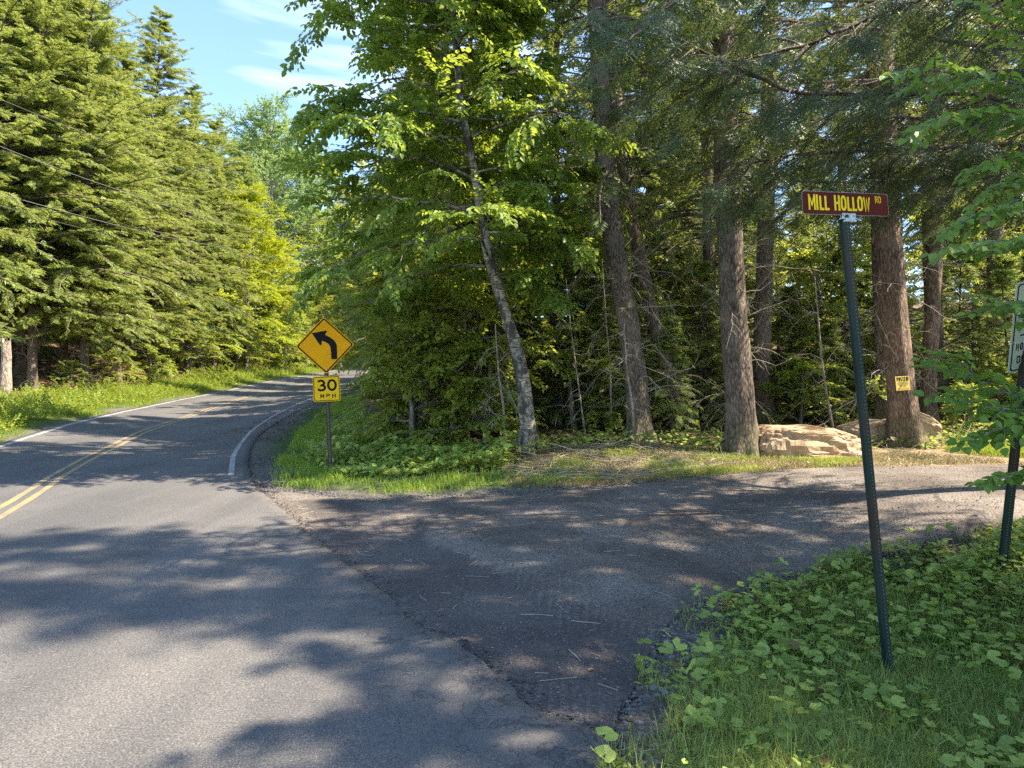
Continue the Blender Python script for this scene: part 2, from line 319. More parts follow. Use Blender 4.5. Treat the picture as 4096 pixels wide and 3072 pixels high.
def rock():
    m, nt, ns, lk = new_mat('tan_sandstone')
    o = N(ns, 'ShaderNodeOutputMaterial'); p = N(ns, 'ShaderNodeBsdfPrincipled'); p.inputs['Roughness'].default_value = .9
    tc = N(ns, 'ShaderNodeTexCoord'); mp = N(ns, 'ShaderNodeMapping'); mp.inputs['Scale'].default_value = (1.9, 1.9, 2.2); mp.inputs['Rotation'].default_value = (0, .35, 0)
    lk.new(tc.outputs['Object'], mp.inputs[0])
    n1 = N(ns, 'ShaderNodeTexNoise'); n1.inputs['Scale'].default_value = 2.4; n1.inputs['Detail'].default_value = 9; n1.inputs['Roughness'].default_value = .68; n1.inputs['Distortion'].default_value = .8; lk.new(mp.outputs[0], n1.inputs['Vector'])
    r = ramp(ns, [(.28, (.17, .11, .07)), (.42, (.34, .235, .14)), (.55, (.42, .30, .18)), (.75, (.47, .375, .24))]); lk.new(n1.outputs[0], r.inputs[0])
    lk.new(r.outputs[0], p.inputs['Base Color'])
    b = N(ns, 'ShaderNodeBump'); b.inputs['Strength'].default_value = .8; b.inputs['Distance'].default_value = .03
    lk.new(n1.outputs[0], b.inputs['Height']); lk.new(b.outputs[0], p.inputs['Normal']); lk.new(p.outputs[0], o.inputs[0])
    return m
M['rock'] = rock()
M['pebble'] = leafmat('grey_pebble', (.06, .056, .055), (.19, .18, .17), 0.0, rough=.85)
M['stone_path'] = M['pebble']

# ------------------------------------------------------------------ mesh helpers
def mesh_obj(name, V, Q=None, T=None, mats=(), mi=None, parent=None, smooth=False, origin=None):
    V = np.asarray(V, np.float32).reshape(-1, 3)
    if origin is not None: V = V - np.asarray(origin, np.float32)
    me = bpy.data.meshes.new(name)
    Q = np.zeros((0, 4), np.int32) if Q is None else np.asarray(Q, np.int32).reshape(-1, 4)
    T = np.zeros((0, 3), np.int32) if T is None else np.asarray(T, np.int32).reshape(-1, 3)
    me.vertices.add(len(V)); me.vertices.foreach_set('co', V.ravel())
    nl = len(Q) * 4 + len(T) * 3
    me.loops.add(nl); me.loops.foreach_set('vertex_index', np.concatenate([Q.ravel(), T.ravel()]).astype(np.int32))
    nf = len(Q) + len(T); me.polygons.add(nf)
    st = np.concatenate([np.arange(len(Q)) * 4, len(Q) * 4 + np.arange(len(T)) * 3]).astype(np.int32)
    me.polygons.foreach_set('loop_start', st)
    if mi is not None: me.polygons.foreach_set('material_index', np.asarray(mi, np.int32))
    if smooth is True: me.polygons.foreach_set('use_smooth', np.ones(nf, bool))
    elif smooth is not False: me.polygons.foreach_set('use_smooth', np.asarray(smooth, bool))
    for m in mats: me.materials.append(m)
    me.update(calc_edges=True); me.validate()
    o = bpy.data.objects.new(name, me); COL.objects.link(o)
    if parent is not None: o.parent = parent
    if origin is not None and parent is None: o.location = origin
    return o
def attr(o, name, vals, typ='FLOAT'):
    a = o.data.attributes.new(name, typ, 'POINT')
    if typ == 'FLOAT': a.data.foreach_set('value', np.asarray(vals, np.float32))
    else: a.data.foreach_set('color', np.asarray(vals, np.float32).ravel())
class MB:
    def __init__(s): s.v = []; s.q = []; s.t = []; s.n = 0; s.qm = []; s.tm = []; s.qs = []
    def add(s, V, Q=None, T=None, m=0, smooth=False):
        V = np.asarray(V, float).reshape(-1, 3)
        if Q is not None and len(Q): s.q.append(np.asarray(Q).reshape(-1, 4) + s.n); s.qm.append(np.full(len(s.q[-1]), m)); s.qs.append(np.full(len(s.q[-1]), smooth))
        if T is not None and len(T): s.t.append(np.asarray(T).reshape(-1, 3) + s.n); s.tm.append(np.full(len(s.t[-1]), m))
        s.v.append(V); s.n += len(V)
    def box(s, c, sz, m=0, Rm=None):
        x = np.array([[-1, -1, -1], [1, -1, -1], [1, 1, -1], [-1, 1, -1], [-1, -1, 1], [1, -1, 1], [1, 1, 1], [-1, 1, 1]]) * np.array(sz) / 2
        if Rm is not None: x = x @ np.asarray(Rm).T
        s.add(x + np.array(c), [[0, 3, 2, 1], [4, 5, 6, 7], [0, 1, 5, 4], [1, 2, 6, 5], [2, 3, 7, 6], [3, 0, 4, 7]], m=m)
    def build(s, name, mats, parent=None, origin=None):
        V = np.concatenate(s.v); Q = np.concatenate(s.q) if s.q else None; T = np.concatenate(s.t) if s.t else None
        mi = np.concatenate(s.qm + s.tm); nt = sum(len(t) for t in s.t)
        sm = np.concatenate(s.qs + [np.zeros(nt, bool)])
        return mesh_obj(name, V, Q, T, mats, mi, parent, sm, origin)
def nrm(v): return v / (np.linalg.norm(v, axis=-1, keepdims=True) + 1e-9)
def tubes(P, Rr, S=5):
    """P (N,K,3), Rr (N,K) -> verts, quads"""
    P = np.asarray(P, float); n, K, _ = P.shape; Rr = np.asarray(Rr, float)
    Tn = np.gradient(P, axis=1); Tn = nrm(Tn)
    ref = np.tile(np.array([0.13, 0.21, 1.0]), (n, 1)); main = nrm(P[:, -1] - P[:, 0])
    flip = np.abs((main * nrm(ref)).sum(-1)) > .85; ref[flip] = (1, .1, .05)
    A = nrm(np.cross(Tn, ref[:, None, :])); B = np.cross(Tn, A)
    a = np.arange(S) / S * 2 * np.pi
    V = P[:, :, None, :] + Rr[:, :, None, None] * (np.cos(a)[None, None, :, None] * A[:, :, None, :] + np.sin(a)[None, None, :, None] * B[:, :, None, :])
    idx = np.arange(n * K * S).reshape(n, K, S)
    i0 = idx[:, :-1, :]; i1 = idx[:, 1:, :]
    Q = np.stack([i0, np.roll(i0, -1, 2), np.roll(i1, -1, 2), i1], -1).reshape(-1, 4)
    return V.reshape(-1, 3), Q
def resample(P, n):
    P = np.asarray(P, float); d = np.concatenate([[0], np.cumsum(np.linalg.norm(np.diff(P, axis=0), axis=1))])
    # catmull style smoothing through np.interp on a gaussian filtered dense curve
    t = np.linspace(0, d[-1], 240); C = np.stack([np.interp(t, d, P[:, k]) for k in range(3)], 1)
    k = np.exp(-.5 * (np.arange(-15, 16) / 6.) ** 2); k /= k.sum()
    C2 = np.stack([np.convolve(np.pad(C[:, i], 15, 'reflect', reflect_type='odd'), k, 'valid') for i in range(3)], 1)
    return np.stack([np.interp(np.linspace(0, 1, n), np.linspace(0, 1, 240), C2[:, i]) for i in range(3)], 1)
def trunk_mesh(P, r0, r1, flare=.5, seed=0, K=48, S=30, rough=.07):
    P = resample(P, K); t = np.linspace(0, 1, K); Lz = np.linalg.norm(P[-1] - P[0])
    r = r0 + (r1 - r0) * t ** .9
    h = t * Lz
    a = np.arange(S) / S * 2 * np.pi
    fl = 1 + 1.35 * flare * np.exp(-h / .30)[:, None] * (1 + .5 * np.sin(a * 5 + seed)[None, :] + .3 * np.sin(3 * a + 2 * seed))
    nz = 1 + rough * 2 * (vnoise(a[None, :] / 6.283 * S / 2.0 + 0 * h[:, None], h[:, None] * 1.6 + seed * 7, seed)) + rough * 1.2 * vnoise(a[None, :] * 1.2 + 0 * h[:, None], h[:, None] * .9 + 5, seed + 3)
    V, Q = tubes(P[None], np.ones((1, K)), S); V = V.reshape(K, S, 3)
    V = P[:, None, :] + (V - P[:, None, :]) * (r[:, None] * fl * nz)[:, :, None]
    V[0, :, 2] -= .25
    return V.reshape(-1, 3), Q
def inst(tv, tq, Mx, O):
    """template verts (k,3), quads; Mx (N,3,3) columns = axes, O (N,3)"""
    V = np.einsum('nij,kj->nki', Mx, tv) + O[:, None, :]
    n = len(O); k = len(tv)
    Q = (tq[None] + (np.arange(n) * k)[:, None, None]).reshape(-1, tq.shape[1])
    return V.reshape(-1, 3), Q
def basis(fwd, up, s):
    x = nrm(fwd); y = nrm(np.cross(up, x)); z = np.cross(x, y)
    s = np.asarray(s)
    if s.ndim == 1: s = s[:, None]
    return np.stack([x, y, z], -1) * s[:, :, None] if s.shape[1] == 1 else np.stack([x, y, z], -1) * s[:, None, :]
def tag(o, label=None, cat=None, group=None, kind=None):
    if label: o['label'] = label
    if cat: o['category'] = cat
    if group: o['group'] = group
    if kind: o['kind'] = kind
    return o
def empty(name, loc, label, cat, group=None, rz=0, sc=1):
    o = bpy.data.objects.new(name, None); COL.objects.link(o); o.location = loc; o.rotation_euler = (0, 0, rz); o.scale = (sc, sc, sc)
    o.empty_display_size = .2
    return tag(o, label, cat, group)
def copy_tree(root, loc, rz, sc, label=None, group=None, tilt=(0, 0)):
    r = root.copy(); COL.objects.link(r); r.location = loc; r.rotation_euler = (tilt[0], tilt[1], rz); r.scale = sc if hasattr(sc, '__len__') else (sc, sc, sc)
    if label: r['label'] = label
    if group: r['group'] = group
    for ch in [c for c in bpy.data.objects if c.parent == root]:
        c = ch.copy(); COL.objects.link(c); c.parent = r
    return r

# ------------------------------------------------------------------ foliage templates
def hem_spray(rng, lvl):
    """flat feathery spray of unit length"""
    V = []; Q = []
    def blade(o, d, up, L, w):
        d = d / np.linalg.norm(d); s = np.cross(up, d); s /= np.linalg.norm(s)
        n = len(V); V.extend([o, o + d * L * .5 + s * w, o + d * L, o + d * L * .5 - s * w]); Q.append([n, n + 1, n + 2, n + 3])
    z = np.array([0, 0, 1.])
    npairs = 8 if lvl == 2 else 7
    for i in range(npairs):
        t = .08 + .84 * i / (npairs - 1)
        o = np.array([t, 0, -.14 * t * t])
        for sd in (-1, 1):
            a = rad(rng.uniform(42, 62)) * sd
            L = (.46 * (1 - t) ** .75 + .10) * rng.uniform(.8, 1.15)
            d = np.array([math.cos(a), math.sin(a), rng.uniform(-.32, .04)])
            up = z + rng.normal(0, .3, 3)
            if lvl == 1: blade(o, d, up, L, .030 + .045 * L)
            else:
                nsub = max(2, int(L / .085))
                dn = d / np.linalg.norm(d)
                for j in range(nsub):
                    u = (j + .4) / nsub
                    for s2 in (-1, 1):
                        a2 = a + rad(rng.uniform(35, 60)) * s2
                        blade(o + dn * L * u, np.array([math.cos(a2), math.sin(a2), dn[2] + rng.uniform(-.35, .15)]), up, (.13 * (1 - u * .5)) * rng.uniform(.8, 1.2), .017)
                blade(o + dn * L * .82, dn, up, .16, .018)
    blade(np.array([.9, 0, -.11]), np.array([1, 0, -.3]), z, .14, .03)
    return np.array(V), np.array(Q)
_r = R_(5)
HS1 = [hem_spray(_r, 1) for _ in range(4)]
HS2 = [hem_spray(_r, 2) for _ in range(4)]
def leaf_shape(w=.42, fold=.12, rnd=False):
    if rnd:
        pts = [(0, 0, 0), (.12, .30, fold), (.45, .46, fold * 1.3), (.80, .27, fold * .6), (1.05, 0, -.08), (.80, -.27, fold * .6), (.45, -.46, fold * 1.3), (.12, -.30, fold), (.45, 0, 0)]
        return np.array(pts, float) * [1, w / .46, 1], np.array([[0, 8, 2, 1], [8, 4, 3, 2], [0, 7, 6, 8], [8, 6, 5, 4]])[:, ::-1]
    pts = [(0, 0, 0), (.28, w, fold), (.68, w * .75, fold * .7), (1, 0, -.10), (.68, -w * .75, fold * .7), (.28, -w, fold)]
    return np.array(pts, float), np.array([[0, 3, 2, 1], [0, 5, 4, 3]])
def leaf_spray(rng, n, lsz, w, rnd=False, droop=.3, twigr=.006):
    """twig of unit length with alternate leaves; leaf length lsz (in twig units)"""
    lv, lq = leaf_shape(w, .12, rnd)
    Vs = []; Qs = []; k = 0
    for i in range(n):
        t = .12 + .88 * i / (n - 1); sd = 1 if i % 2 else -1
        o = np.array([t, 0, -droop * .35 * t * t])
        a = rad(rng.uniform(30, 75)) * sd if i < n - 1 else rng.normal(0, .2)
        fw = np.array([math.cos(a), math.sin(a), -rng.uniform(0, .55)])
        up = np.array([0, 0, 1.]) + rng.normal(0, .28, 3)
        Bm = basis(fw[None], up[None], np.array([lsz * rng.uniform(.7, 1.15)]))
        v, q = inst(lv, lq, Bm, (o + fw * .04)[None])
        Vs.append(v); Qs.append(q + k); k += len(v)
    return np.concatenate(Vs), np.concatenate(Qs)
LS_birch = [leaf_spray(_r, 12, .235, .33) for _ in range(5)]
LS_maple = [leaf_spray(_r, 9, .25, .46) for _ in range(5)]
LS_small = [leaf_spray(_r, 13, .17, .40) for _ in range(5)]
LS_round = [leaf_spray(_r, 9, .31, .40, True) for _ in range(6)]

def place_sprays(rng, mb, templates, O, FWD, UPV, S, m=0):
    ch = rng.integers(0, len(templates), len(O))
    for k, (tv, tq) in enumerate(templates):
        s = ch == k
        if not s.any(): continue
        V, Q = inst(tv, tq, basis(FWD[s], UPV[s], S[s]), O[s]); mb.add(V, Q, m=m)

def rot_h(d, a):
    c, s = np.cos(a), np.sin(a)
    return np.stack([d[:, 0] * c - d[:, 1] * s, d[:, 0] * s + d[:, 1] * c, d[:, 2]], -1)

def curve_lib(base, d, L, K, a, b, rng, jit=.02):
    """branches: base (N,3), horizontal dir d (N,3), length L, rise a, droop b"""
    t = np.linspace(0, 1, K)
    P = base[:, None, :] + d[:, None, :] * (L[:, None] * t)[:, :, None]
    P[:, :, 2] += L[:, None] * (a[:, None] * t - b[:, None] * t * t)
    j = rng.normal(0, 1, P.shape) * (jit * L[:, None, None]); j[:, 0] = 0
    return P + np.cumsum(j, 1) * .5
def sample_on(P, idx, t):
    K = P.shape[1]; f = t * (K - 1); i = np.minimum(f.astype(int), K - 2); u = (f - i)[:, None]
    p = P[idx, i] * (1 - u) + P[idx, i + 1] * u
    return p, nrm(P[idx, i + 1] - P[idx, i])

def hemlock(rng, Ht, Rm, cb, nb, lvl, nspray, ssz, mb, wood, dead=0, deadL=1.6, trunk_at=None, rmin=.15, lean=None, azr=None, pw=.8, flat=1.0):
    """adds foliage to mb (material 0) and branches to wood"""
    f = rng.random(nb) ** 1.05; h = cb + (Ht - cb) * f
    fr = (h - cb) / (Ht - cb)
    prof = np.clip((1 - fr) ** pw, rmin * .6, 1) * np.minimum(1, .65 + fr * 2.2)
    L = Rm * prof * rng.uniform(.45, 1.2, nb) * (1 + .25 * np.sin(3 * h + 2 * rng.uniform(0, 6.28)))
    az = rng.uniform(0, 2 * np.pi, nb)
    if azr is not None: az = rng.uniform(azr[0], azr[1], nb)
    d = np.stack([np.cos(az), np.sin(az), 0 * az], -1)
    base = trunk_at(h) if trunk_at else np.stack([0 * h, 0 * h, h], -1)
    a = .14 + .55 * fr + rng.normal(0, .16, nb); b = (.38 + .12 * (1 - fr)) * flat + rng.normal(0, .10, nb)
    P = curve_lib(base, d, L, 7, a, b, rng)
    rr = (.012 + .011 * L)[:, None] * np.linspace(1, .18, 7)[None]
    V, Q = tubes(P, rr, 4); wood.add(V, Q, smooth=True)
    n = nb * nspray
    idx = np.repeat(np.arange(nb), nspray); t = rng.uniform(.16, 1, n) ** .85
    p, tg = sample_on(P, idx, t)
    sd = np.where(rng.random(n) < .5, -1, 1); an = sd * np.radians(rng.uniform(28, 70, n)) * (t < .93)
    fw = rot_h(tg, an); fw[:, 2] += rng.uniform(-.35, .0, n) + (1 - flat) * rng.uniform(-.2, 1.0, n)
    up = np.array([0, 0, 1.])[None] + rng.normal(0, .22 + .5 * (1 - flat), (n, 3))
    S = ssz * np.clip(L[idx] * (1.15 - t) * .55, .55, 1.15) * rng.uniform(.8, 1.2, n)
    place_sprays(rng, mb, HS2 if lvl == 2 else HS1, p, fw, up, S)
    # fan at the leader
    m = 26
    o = np.tile((trunk_at(np.array([Ht]))[0] if trunk_at else np.array([0., 0, Ht])), (m, 1)); o[:, 2] -= np.linspace(0, Ht * .055, m)
    aa = rng.uniform(0, 6.28, m); fw = np.stack([np.cos(aa), np.sin(aa), rng.uniform(.2, .9, m)], -1)
    place_sprays(rng, mb, HS2 if lvl == 2 else HS1, o, fw, np.tile([0, 0, 1.], (m, 1)) + rng.normal(0, .3, (m, 3)), ssz * np.linspace(.35, .85, m))
    if dead: dead_twigs(rng, wood, dead, .4, cb + 1.5, deadL, trunk_at)
def dead_twigs(rng, wood, n, h0, h1, L0, trunk_at=None, m=1, r=.0075):
    L0 = L0 * .72
    h = rng.uniform(h0, h1, n); az = rng.uniform(0, 2 * np.pi, n); d = np.stack([np.cos(az), np.sin(az), 0 * az], -1)
    base = trunk_at(h) if trunk_at else np.stack([0 * h, 0 * h, h], -1)
    L = L0 * rng.uniform(.3, 1.2, n)
    P = curve_lib(base, d, L, 7, rng.normal(.12, .4, n), rng.normal(.25, .4, n), rng, .085)
    V, Q = tubes(P, (r * (.7 + .5 * L))[:, None] * np.linspace(1, .25, 7)[None], 4); wood.add(V, Q, m=m)
    k = 7; idx = np.repeat(np.arange(n), k); t = rng.uniform(.25, 1, n * k); p, tg = sample_on(P, idx, t)
    fw = rot_h(tg, rng.choice([-1, 1], n * k) * rng.uniform(.4, 1.2, n * k)); 
    P2 = curve_lib(p, nrm(fw), L[idx] * rng.uniform(.18, .5, n * k), 5, rng.normal(0, .35, n * k), rng.normal(.3, .3, n * k), rng, .07)
    V, Q = tubes(P2, r * .42 * np.linspace(1, .4, 5)[None] * np.ones((n * k, 1)), 3); wood.add(V, Q, m=m)

def broadleaf(rng, Ht, Rm, cb, nl, mb, wood, templates, ssz=.5, nsub=7, nsp=5, rise=(.35, 1.1), trunk_at=None, azbias=None, top=True, prof=None, lr=1.0, cap=None):
    f = np.linspace(0, 1, nl) ** .9; h = cb + (Ht * .93 - cb) * f
    az = np.arange(nl) * 2.39996 + rng.normal(0, .5, nl)
    pr = prof(f) if prof else np.sqrt(np.clip(1 - (f * 1.02 - .25) ** 2 / .62, .06, 1))
    L = Rm * pr * rng.uniform(.7, 1.15, nl)
    if azbias is not None: L = L * (1 + .45 * np.cos(az - azbias))
    if cap: L = np.minimum(L, cap[0] + (cap[1] - cap[0]) * f)
    d = np.stack([np.cos(az), np.sin(az), 0 * az], -1)
    base = trunk_at(h) if trunk_at else np.stack([0 * h, 0 * h, h], -1)
    a = rise[0] + (rise[1] - rise[0]) * f + rng.normal(0, .12, nl)
    P = curve_lib(base, d, L, 9, a, .28 * np.ones(nl) * (1 + .3 * rng.normal(size=nl)), rng, .03)
    V, Q = tubes(P, lr * (.012 + .014 * L)[:, None] * np.linspace(1, .15, 9)[None], 6); wood.add(V, Q, smooth=True)
    n = nl * nsub; idx = np.repeat(np.arange(nl), nsub); t = np.tile(np.linspace(.12, .98, nsub), nl) + rng.normal(0, .03, n); t = np.clip(t, .1, 1)
    p, tg = sample_on(P, idx, t)
    fw = rot_h(tg, rng.choice([-1, 1], n) * rng.uniform(.45, 1.15, n)); fw[:, 2] += rng.uniform(-.15, .25, n)
    L2 = L[idx] * .42 * (1.2 - t * .7) * rng.uniform(.7, 1.2, n)
    P2 = curve_lib(p, nrm(fw), L2, 6, rng.normal(.1, .2, n), rng.uniform(.05, .35, n), rng, .04)
    V, Q = tubes(P2, .010 * np.linspace(1, .25, 6)[None] * np.ones((n, 1)), 4); wood.add(V, Q)
    m = n * nsp; id2 = np.repeat(np.arange(n), nsp); t2 = rng.uniform(.1, 1, m); p, tg = sample_on(P2, id2, t2)
    fw = rot_h(tg, rng.choice([-1, 1], m) * rng.uniform(.1, 1.0, m)); fw[:, 2] -= rng.uniform(-.1, .35, m)
    up = np.array([0, 0, 1.])[None] + rng.normal(0, .25, (m, 3))
    place_sprays(rng, mb, templates, p, fw, up, ssz * rng.uniform(.6, 1.2, m))

def build_tree(name, loc, label, cat, group, mb, wood, leafm, barkm, twigm=None, rz=0):
    root = empty(name, loc, label, cat, group, rz)
    if wood and wood.n: wood.build('trunk', [barkm, twigm or M['twig']], root)
    if mb and mb.n: mb.build('crown', [leafm], root)
    return root

# ================================================================== ROADS
Lpx = [(0, 447), (43, 434), (86, 420), (124, 412), (170, 402), (232, 390), (278, 380), (310, 375.2), (332, 371.5)]
Rpx = [(612, 768), (604, 734), (571, 727), (527, 708), (490, 677), (454, 646), (428, 632), (386, 600), (341, 564), (315, 540), (285, 515), (262, 495), (253, 483), (247, 467), (250, 447), (262, 432), (285, 418), (309, 406), (327, 397), (344, 388)]
Ypx = [(5, 509), (66, 469), (105, 449), (151, 427), (201, 412), (232, 401), (262, 393), (293, 386), (312, 382)]
Wpx = [(231, 477), (233, 457), (241, 443), (255, 427), (278, 413), (313, 399), (338, 389)]
def as_fn(P, lo, hi, sl0, sl1):
    P = P[np.argsort(P[:, 1])]; y = P[:, 1]; x = P[:, 0]
    ye = np.concatenate([[lo], y, [hi]]); xe = np.concatenate([[x[0] + sl0 * (lo - y[0])], x, [x[-1] + sl1 * (hi - y[-1])]])
    return ye, xe
_RY, _RX = as_fn(GP(Rpx), -25, 110, -.15, -.12)
_YY, _YX = as_fn(GP(Ypx), -25, 110, -.33, -.12)
_WY, _WX = as_fn(GP(Wpx), 5, 110, 0, -.12)
_LY, _LX = as_fn(GP(Lpx), -25, 110, -.36, -.12)
print('ROAD R', np.round(np.stack([_RX, _RY], 1), 1).tolist()); print('ROAD Y', np.round(np.stack([_YX, _YY], 1), 1).tolist()); print('ROAD W', np.round(np.stack([_WX, _WY], 1), 1).tolist()); print('ROAD L', np.round(np.stack([_LX, _LY], 1), 1).tolist())
def smo(y, Y, X, w=.0):

    o = np.linspace(-1, 1, 9); return sum(np.interp(y + k * w, Y, X) for k in o) / 9
wsm = lambda y: np.clip((np.asarray(y) - 8) * .15, 0.02, 4)
def xY(y): return smo(y, _YY, _YX, np.clip((np.asarray(y)) * .12, .5, 5))
def xW(y): return smo(y, _WY, _WX, np.clip((np.asarray(y) - 12.5) * .2, 0.1, 4))
def xLl(y): return smo(y, _LY, _LX, np.clip((np.asarray(y)) * .12, .5, 5))
def xR(y):
    y = np.asarray(y); r = smo(y, _RY, _RX, np.clip((y - 12) * .2, .06, 4))
    far = np.clip((12.5 - y) / 2, 0, 1)
    return r + far * (.10 * fbm(y * 1.7, y * 0 + 3, 4, 4) + .030 * fbm(y * 9, y * 0 + 9, 5, 3)) + (1 - far) * .05 * fbm(y * 2, y * 0, 8, 3)
def xL(y): return xLl(y) - .22 + .06 * fbm(np.asarray(y) * 2, np.asarray(y) * 0 + 1, 12, 3)
ZA = .022
ys = np.unique(np.concatenate([np.arange(-24, 2.5, .25), np.arange(2.5, 14, .035), np.arange(14, 40, .2), np.arange(40, 105, .6)]))
nx = 40
u = np.linspace(0, 1, nx); u = u + .0
Xr = xL(ys)[:, None] * (1 - u) + xR(ys)[:, None] * u
Yr = np.repeat(ys[:, None], nx, 1)
Zr = H(Xr, Yr) + ZA + .010 * fbm(Xr * .8, Yr * .8, 3, 2)
def surf_edge(Xr, Yr, Zr, drop=.09):
    Xe = np.concatenate([Xr[:, :1] - .01, Xr, Xr[:, -1:] + .012], 1); Ye = np.concatenate([Yr[:, :1], Yr, Yr[:, -1:]], 1)
    Ze = np.concatenate([Zr[:, :1] - drop, Zr, Zr[:, -1:] - drop], 1)
    return Xe, Ye, Ze
Xe, Ye, Ze = surf_edge(Xr, Yr, Zr)
def grid_quads(a, b):
    i = np.arange(a * b).reshape(a, b); return np.stack([i[:-1, :-1], i[:-1, 1:], i[1:, 1:], i[1:, :-1]], -1).reshape(-1, 4)
road = mesh_obj('road', np.stack([Xe, Ye, Ze], -1), grid_quads(*Xe.shape), mats=[M['asphalt']])
dR = np.abs(xR(Ye) - Xe)
attr(road, 'edge', (np.clip(1 - dR / (.25 + 1.0 * np.clip((7.5 - Ye) / 3.5, 0, 1) ** 2), 0, 1) ** .7 * (Ye < 13)).ravel())
tag(road, kind='structure')
def stripe(name, xf, off, w, y0, y1, mat, dz=.004):
    y = np.unique(np.concatenate([np.arange(y0, min(y1, 40), .12), np.arange(max(y0, 40), y1, .5)]))
    c = xf(y) + off; dx = np.gradient(c, y); ln = np.sqrt(1 + dx * dx)
    o = np.linspace(-.5, .5, 4)
    rg = .008 * fbm(y * 20, y * 0, 77, 2)
    X = c[:, None] + (o * w)[None] / ln[:, None] + rg[:, None] * np.sign(o)[None]; Yy = y[:, None] - (o * w)[None] * (dx / ln)[:, None]
    Z = H(X, Yy) + ZA + .010 * fbm(X * .8, Yy * .8, 3, 2) + dz
    s = mesh_obj(name, np.stack([X, Yy, Z], -1), grid_quads(*X.shape), mats=[mat]); return tag(s, kind='structure')
stripe('road_line', xY, -.03, .095, -20, 100, M['yellow_line'])
stripe('road_line', xY, .19, .095, -20, 100, M['yellow_line'])
stripe('road_line', xLl, 0, .12, -20, 100, M['white_line'])
stripe('road_line', xW, 0, .10, float(_WY[1]), 100, M['white_line'])
# side road
Fpx = [(252, 482), (268, 491), (301, 494), (340, 498), (380, 501), (430, 499), (470, 496), (520, 494), (560, 491), (600, 487), (640, 484), (700, 476), (760, 470), (860, 466), (940, 466), (1024, 464)]
Npx = [(607, 768), (618, 720), (634, 690), (646, 655), (660, 632), (694, 604), (740, 589), (787, 577), (856, 556), (920, 545), (972, 537), (1024, 527)]
FP = GP(Fpx); NP_ = GP(Npx)
print('FAR', np.round(FP, 2).tolist()); print('NEAR', np.round(NP_, 2).tolist())
xs = np.concatenate([np.arange(-6, 9, .06), np.arange(9, 60, .5)])
def yF(x): return np.interp(x, np.concatenate([FP[:, 0], [60]]), np.concatenate([FP[:, 1], [FP[-1, 1] + 4]])) + .10 * fbm(np.asarray(x) * 1.5, np.asarray(x) * 0, 21, 4)
_nx_ = np.concatenate([[-6, NP_[0, 0] - .3], NP_[:, 0], [60]]); _ny_ = np.concatenate([[-4, -4], NP_[:, 1], [NP_[-1, 1] + 5]])
def yN(x): return np.interp(x, _nx_, _ny_) + .12 * fbm(np.asarray(x) * 2.3, np.asarray(x) * 0 + 4, 22, 4)
v = np.linspace(0, 1, 90) ** 1.0
Xs = np.repeat(xs[:, None], len(v), 1); _N0 = np.interp(xs, _nx_, _ny_); _F0 = np.interp(xs, np.concatenate([FP[:, 0], [60]]), np.concatenate([FP[:, 1], [FP[-1, 1] + 4]]))
_k9 = np.ones(9) / 9; _N1 = np.convolve(np.pad(_N0, 4, 'edge'), _k9, 'valid'); _F1 = np.convolve(np.pad(_F0, 4, 'edge'), _k9, 'valid')
Ys = _N1[:, None] * (1 - v) + _F1[:, None] * v + (yN(xs) - _N1)[:, None] * (1 - v) ** 14 + (yF(xs) - _F1)[:, None] * v ** 14
def rut(x, y): return .012 * fbm(x * 1.2, y * 1.2, 31, 2) + .003 * fbm(x * 3.5, y * 3.5, 32, 1)
Zs = H(Xs, Ys) + .004 + rut(Xs, Ys)
Xe2 = Xs; Ye2 = np.concatenate([Ys[:, :1] - .015, Ys, Ys[:, -1:] + .015], 1); Xe2 = np.concatenate([Xs[:, :1], Xs, Xs[:, -1:]], 1)
Ze2 = np.concatenate([Zs[:, :1] - .06, Zs, Zs[:, -1:] - .06], 1)
side = mesh_obj('side_road', np.stack([Xe2, Ye2, Ze2], -1), grid_quads(*Xe2.shape), mats=[M['gravel']], smooth=True)
# dark tar-and-chip patch along the asphalt mouth
dpx = GP([(300, 500), (341, 564), (430, 632), (527, 708), (600, 740), (640, 700), (650, 668), (700, 650), (640, 628), (560, 600), (470, 560), (400, 520), (340, 500)])
px_, py_ = Xe2.ravel(), Ye2.ravel()
ins = inpoly(px_ + .25 * fbm(px_ * 1.3, py_ * 1.3, 41, 3), py_ + .35 * fbm(px_ * 1.3, py_ * 1.3, 42, 3), dpx).astype(float)
attr(side, 'edge', ins * .55)
tag(side, kind='structure')

# ================================================================== GROUND
def sinhgrid(lo, hi, c, n, k):
    a = math.asinh((lo - c) * k); b = math.asinh((hi - c) * k); return c + np.sinh(np.linspace(a, b, n)) / k
gx = sinhgrid(-160, 160, 1.0, 420, .55); gy = sinhgrid(-60, 255, 8.0, 470, .40)
GX, GY = np.meshgrid(gx, gy, indexing='ij')
inroad = (GX > xL(GY) + .10) & (GX < xR(GY) - .12) & (GY < 104)
inroadw = (GX > xL(GY) - .05) & (GX < xR(GY) + .05) & (GY < 104)
inside = (GX > -6) & (GX < 59) & (GY > yN(GX) + .12) & (GY < yF(GX) - .12)
insidew = (GX > -6) & (GX < 59) & (GY > yN(GX) - .08) & (GY < yF(GX) + .08)
GZ = H(GX, GY)
rel = .05 * fbm(GX * .9, GY * .9, 51, 4) * np.clip(np.hypot(GX, GY - 5) / 10, .5, 3)
GZ = GZ + np.where(inroadw | insidew, 0, rel)
GZ = GZ - np.where(inroad, .07, np.where(inside, .05, np.where(inroadw | insidew, .012, 0)))
ground = mesh_obj('ground', np.stack([GX, GY, GZ], -1), grid_quads(*GX.shape)[:, ::-1], mats=[M['ground']], smooth=True)
def sst(a, b, x): t = np.clip((x - a) / (b - a), 0, 1); return t * t * (3 - 2 * t)
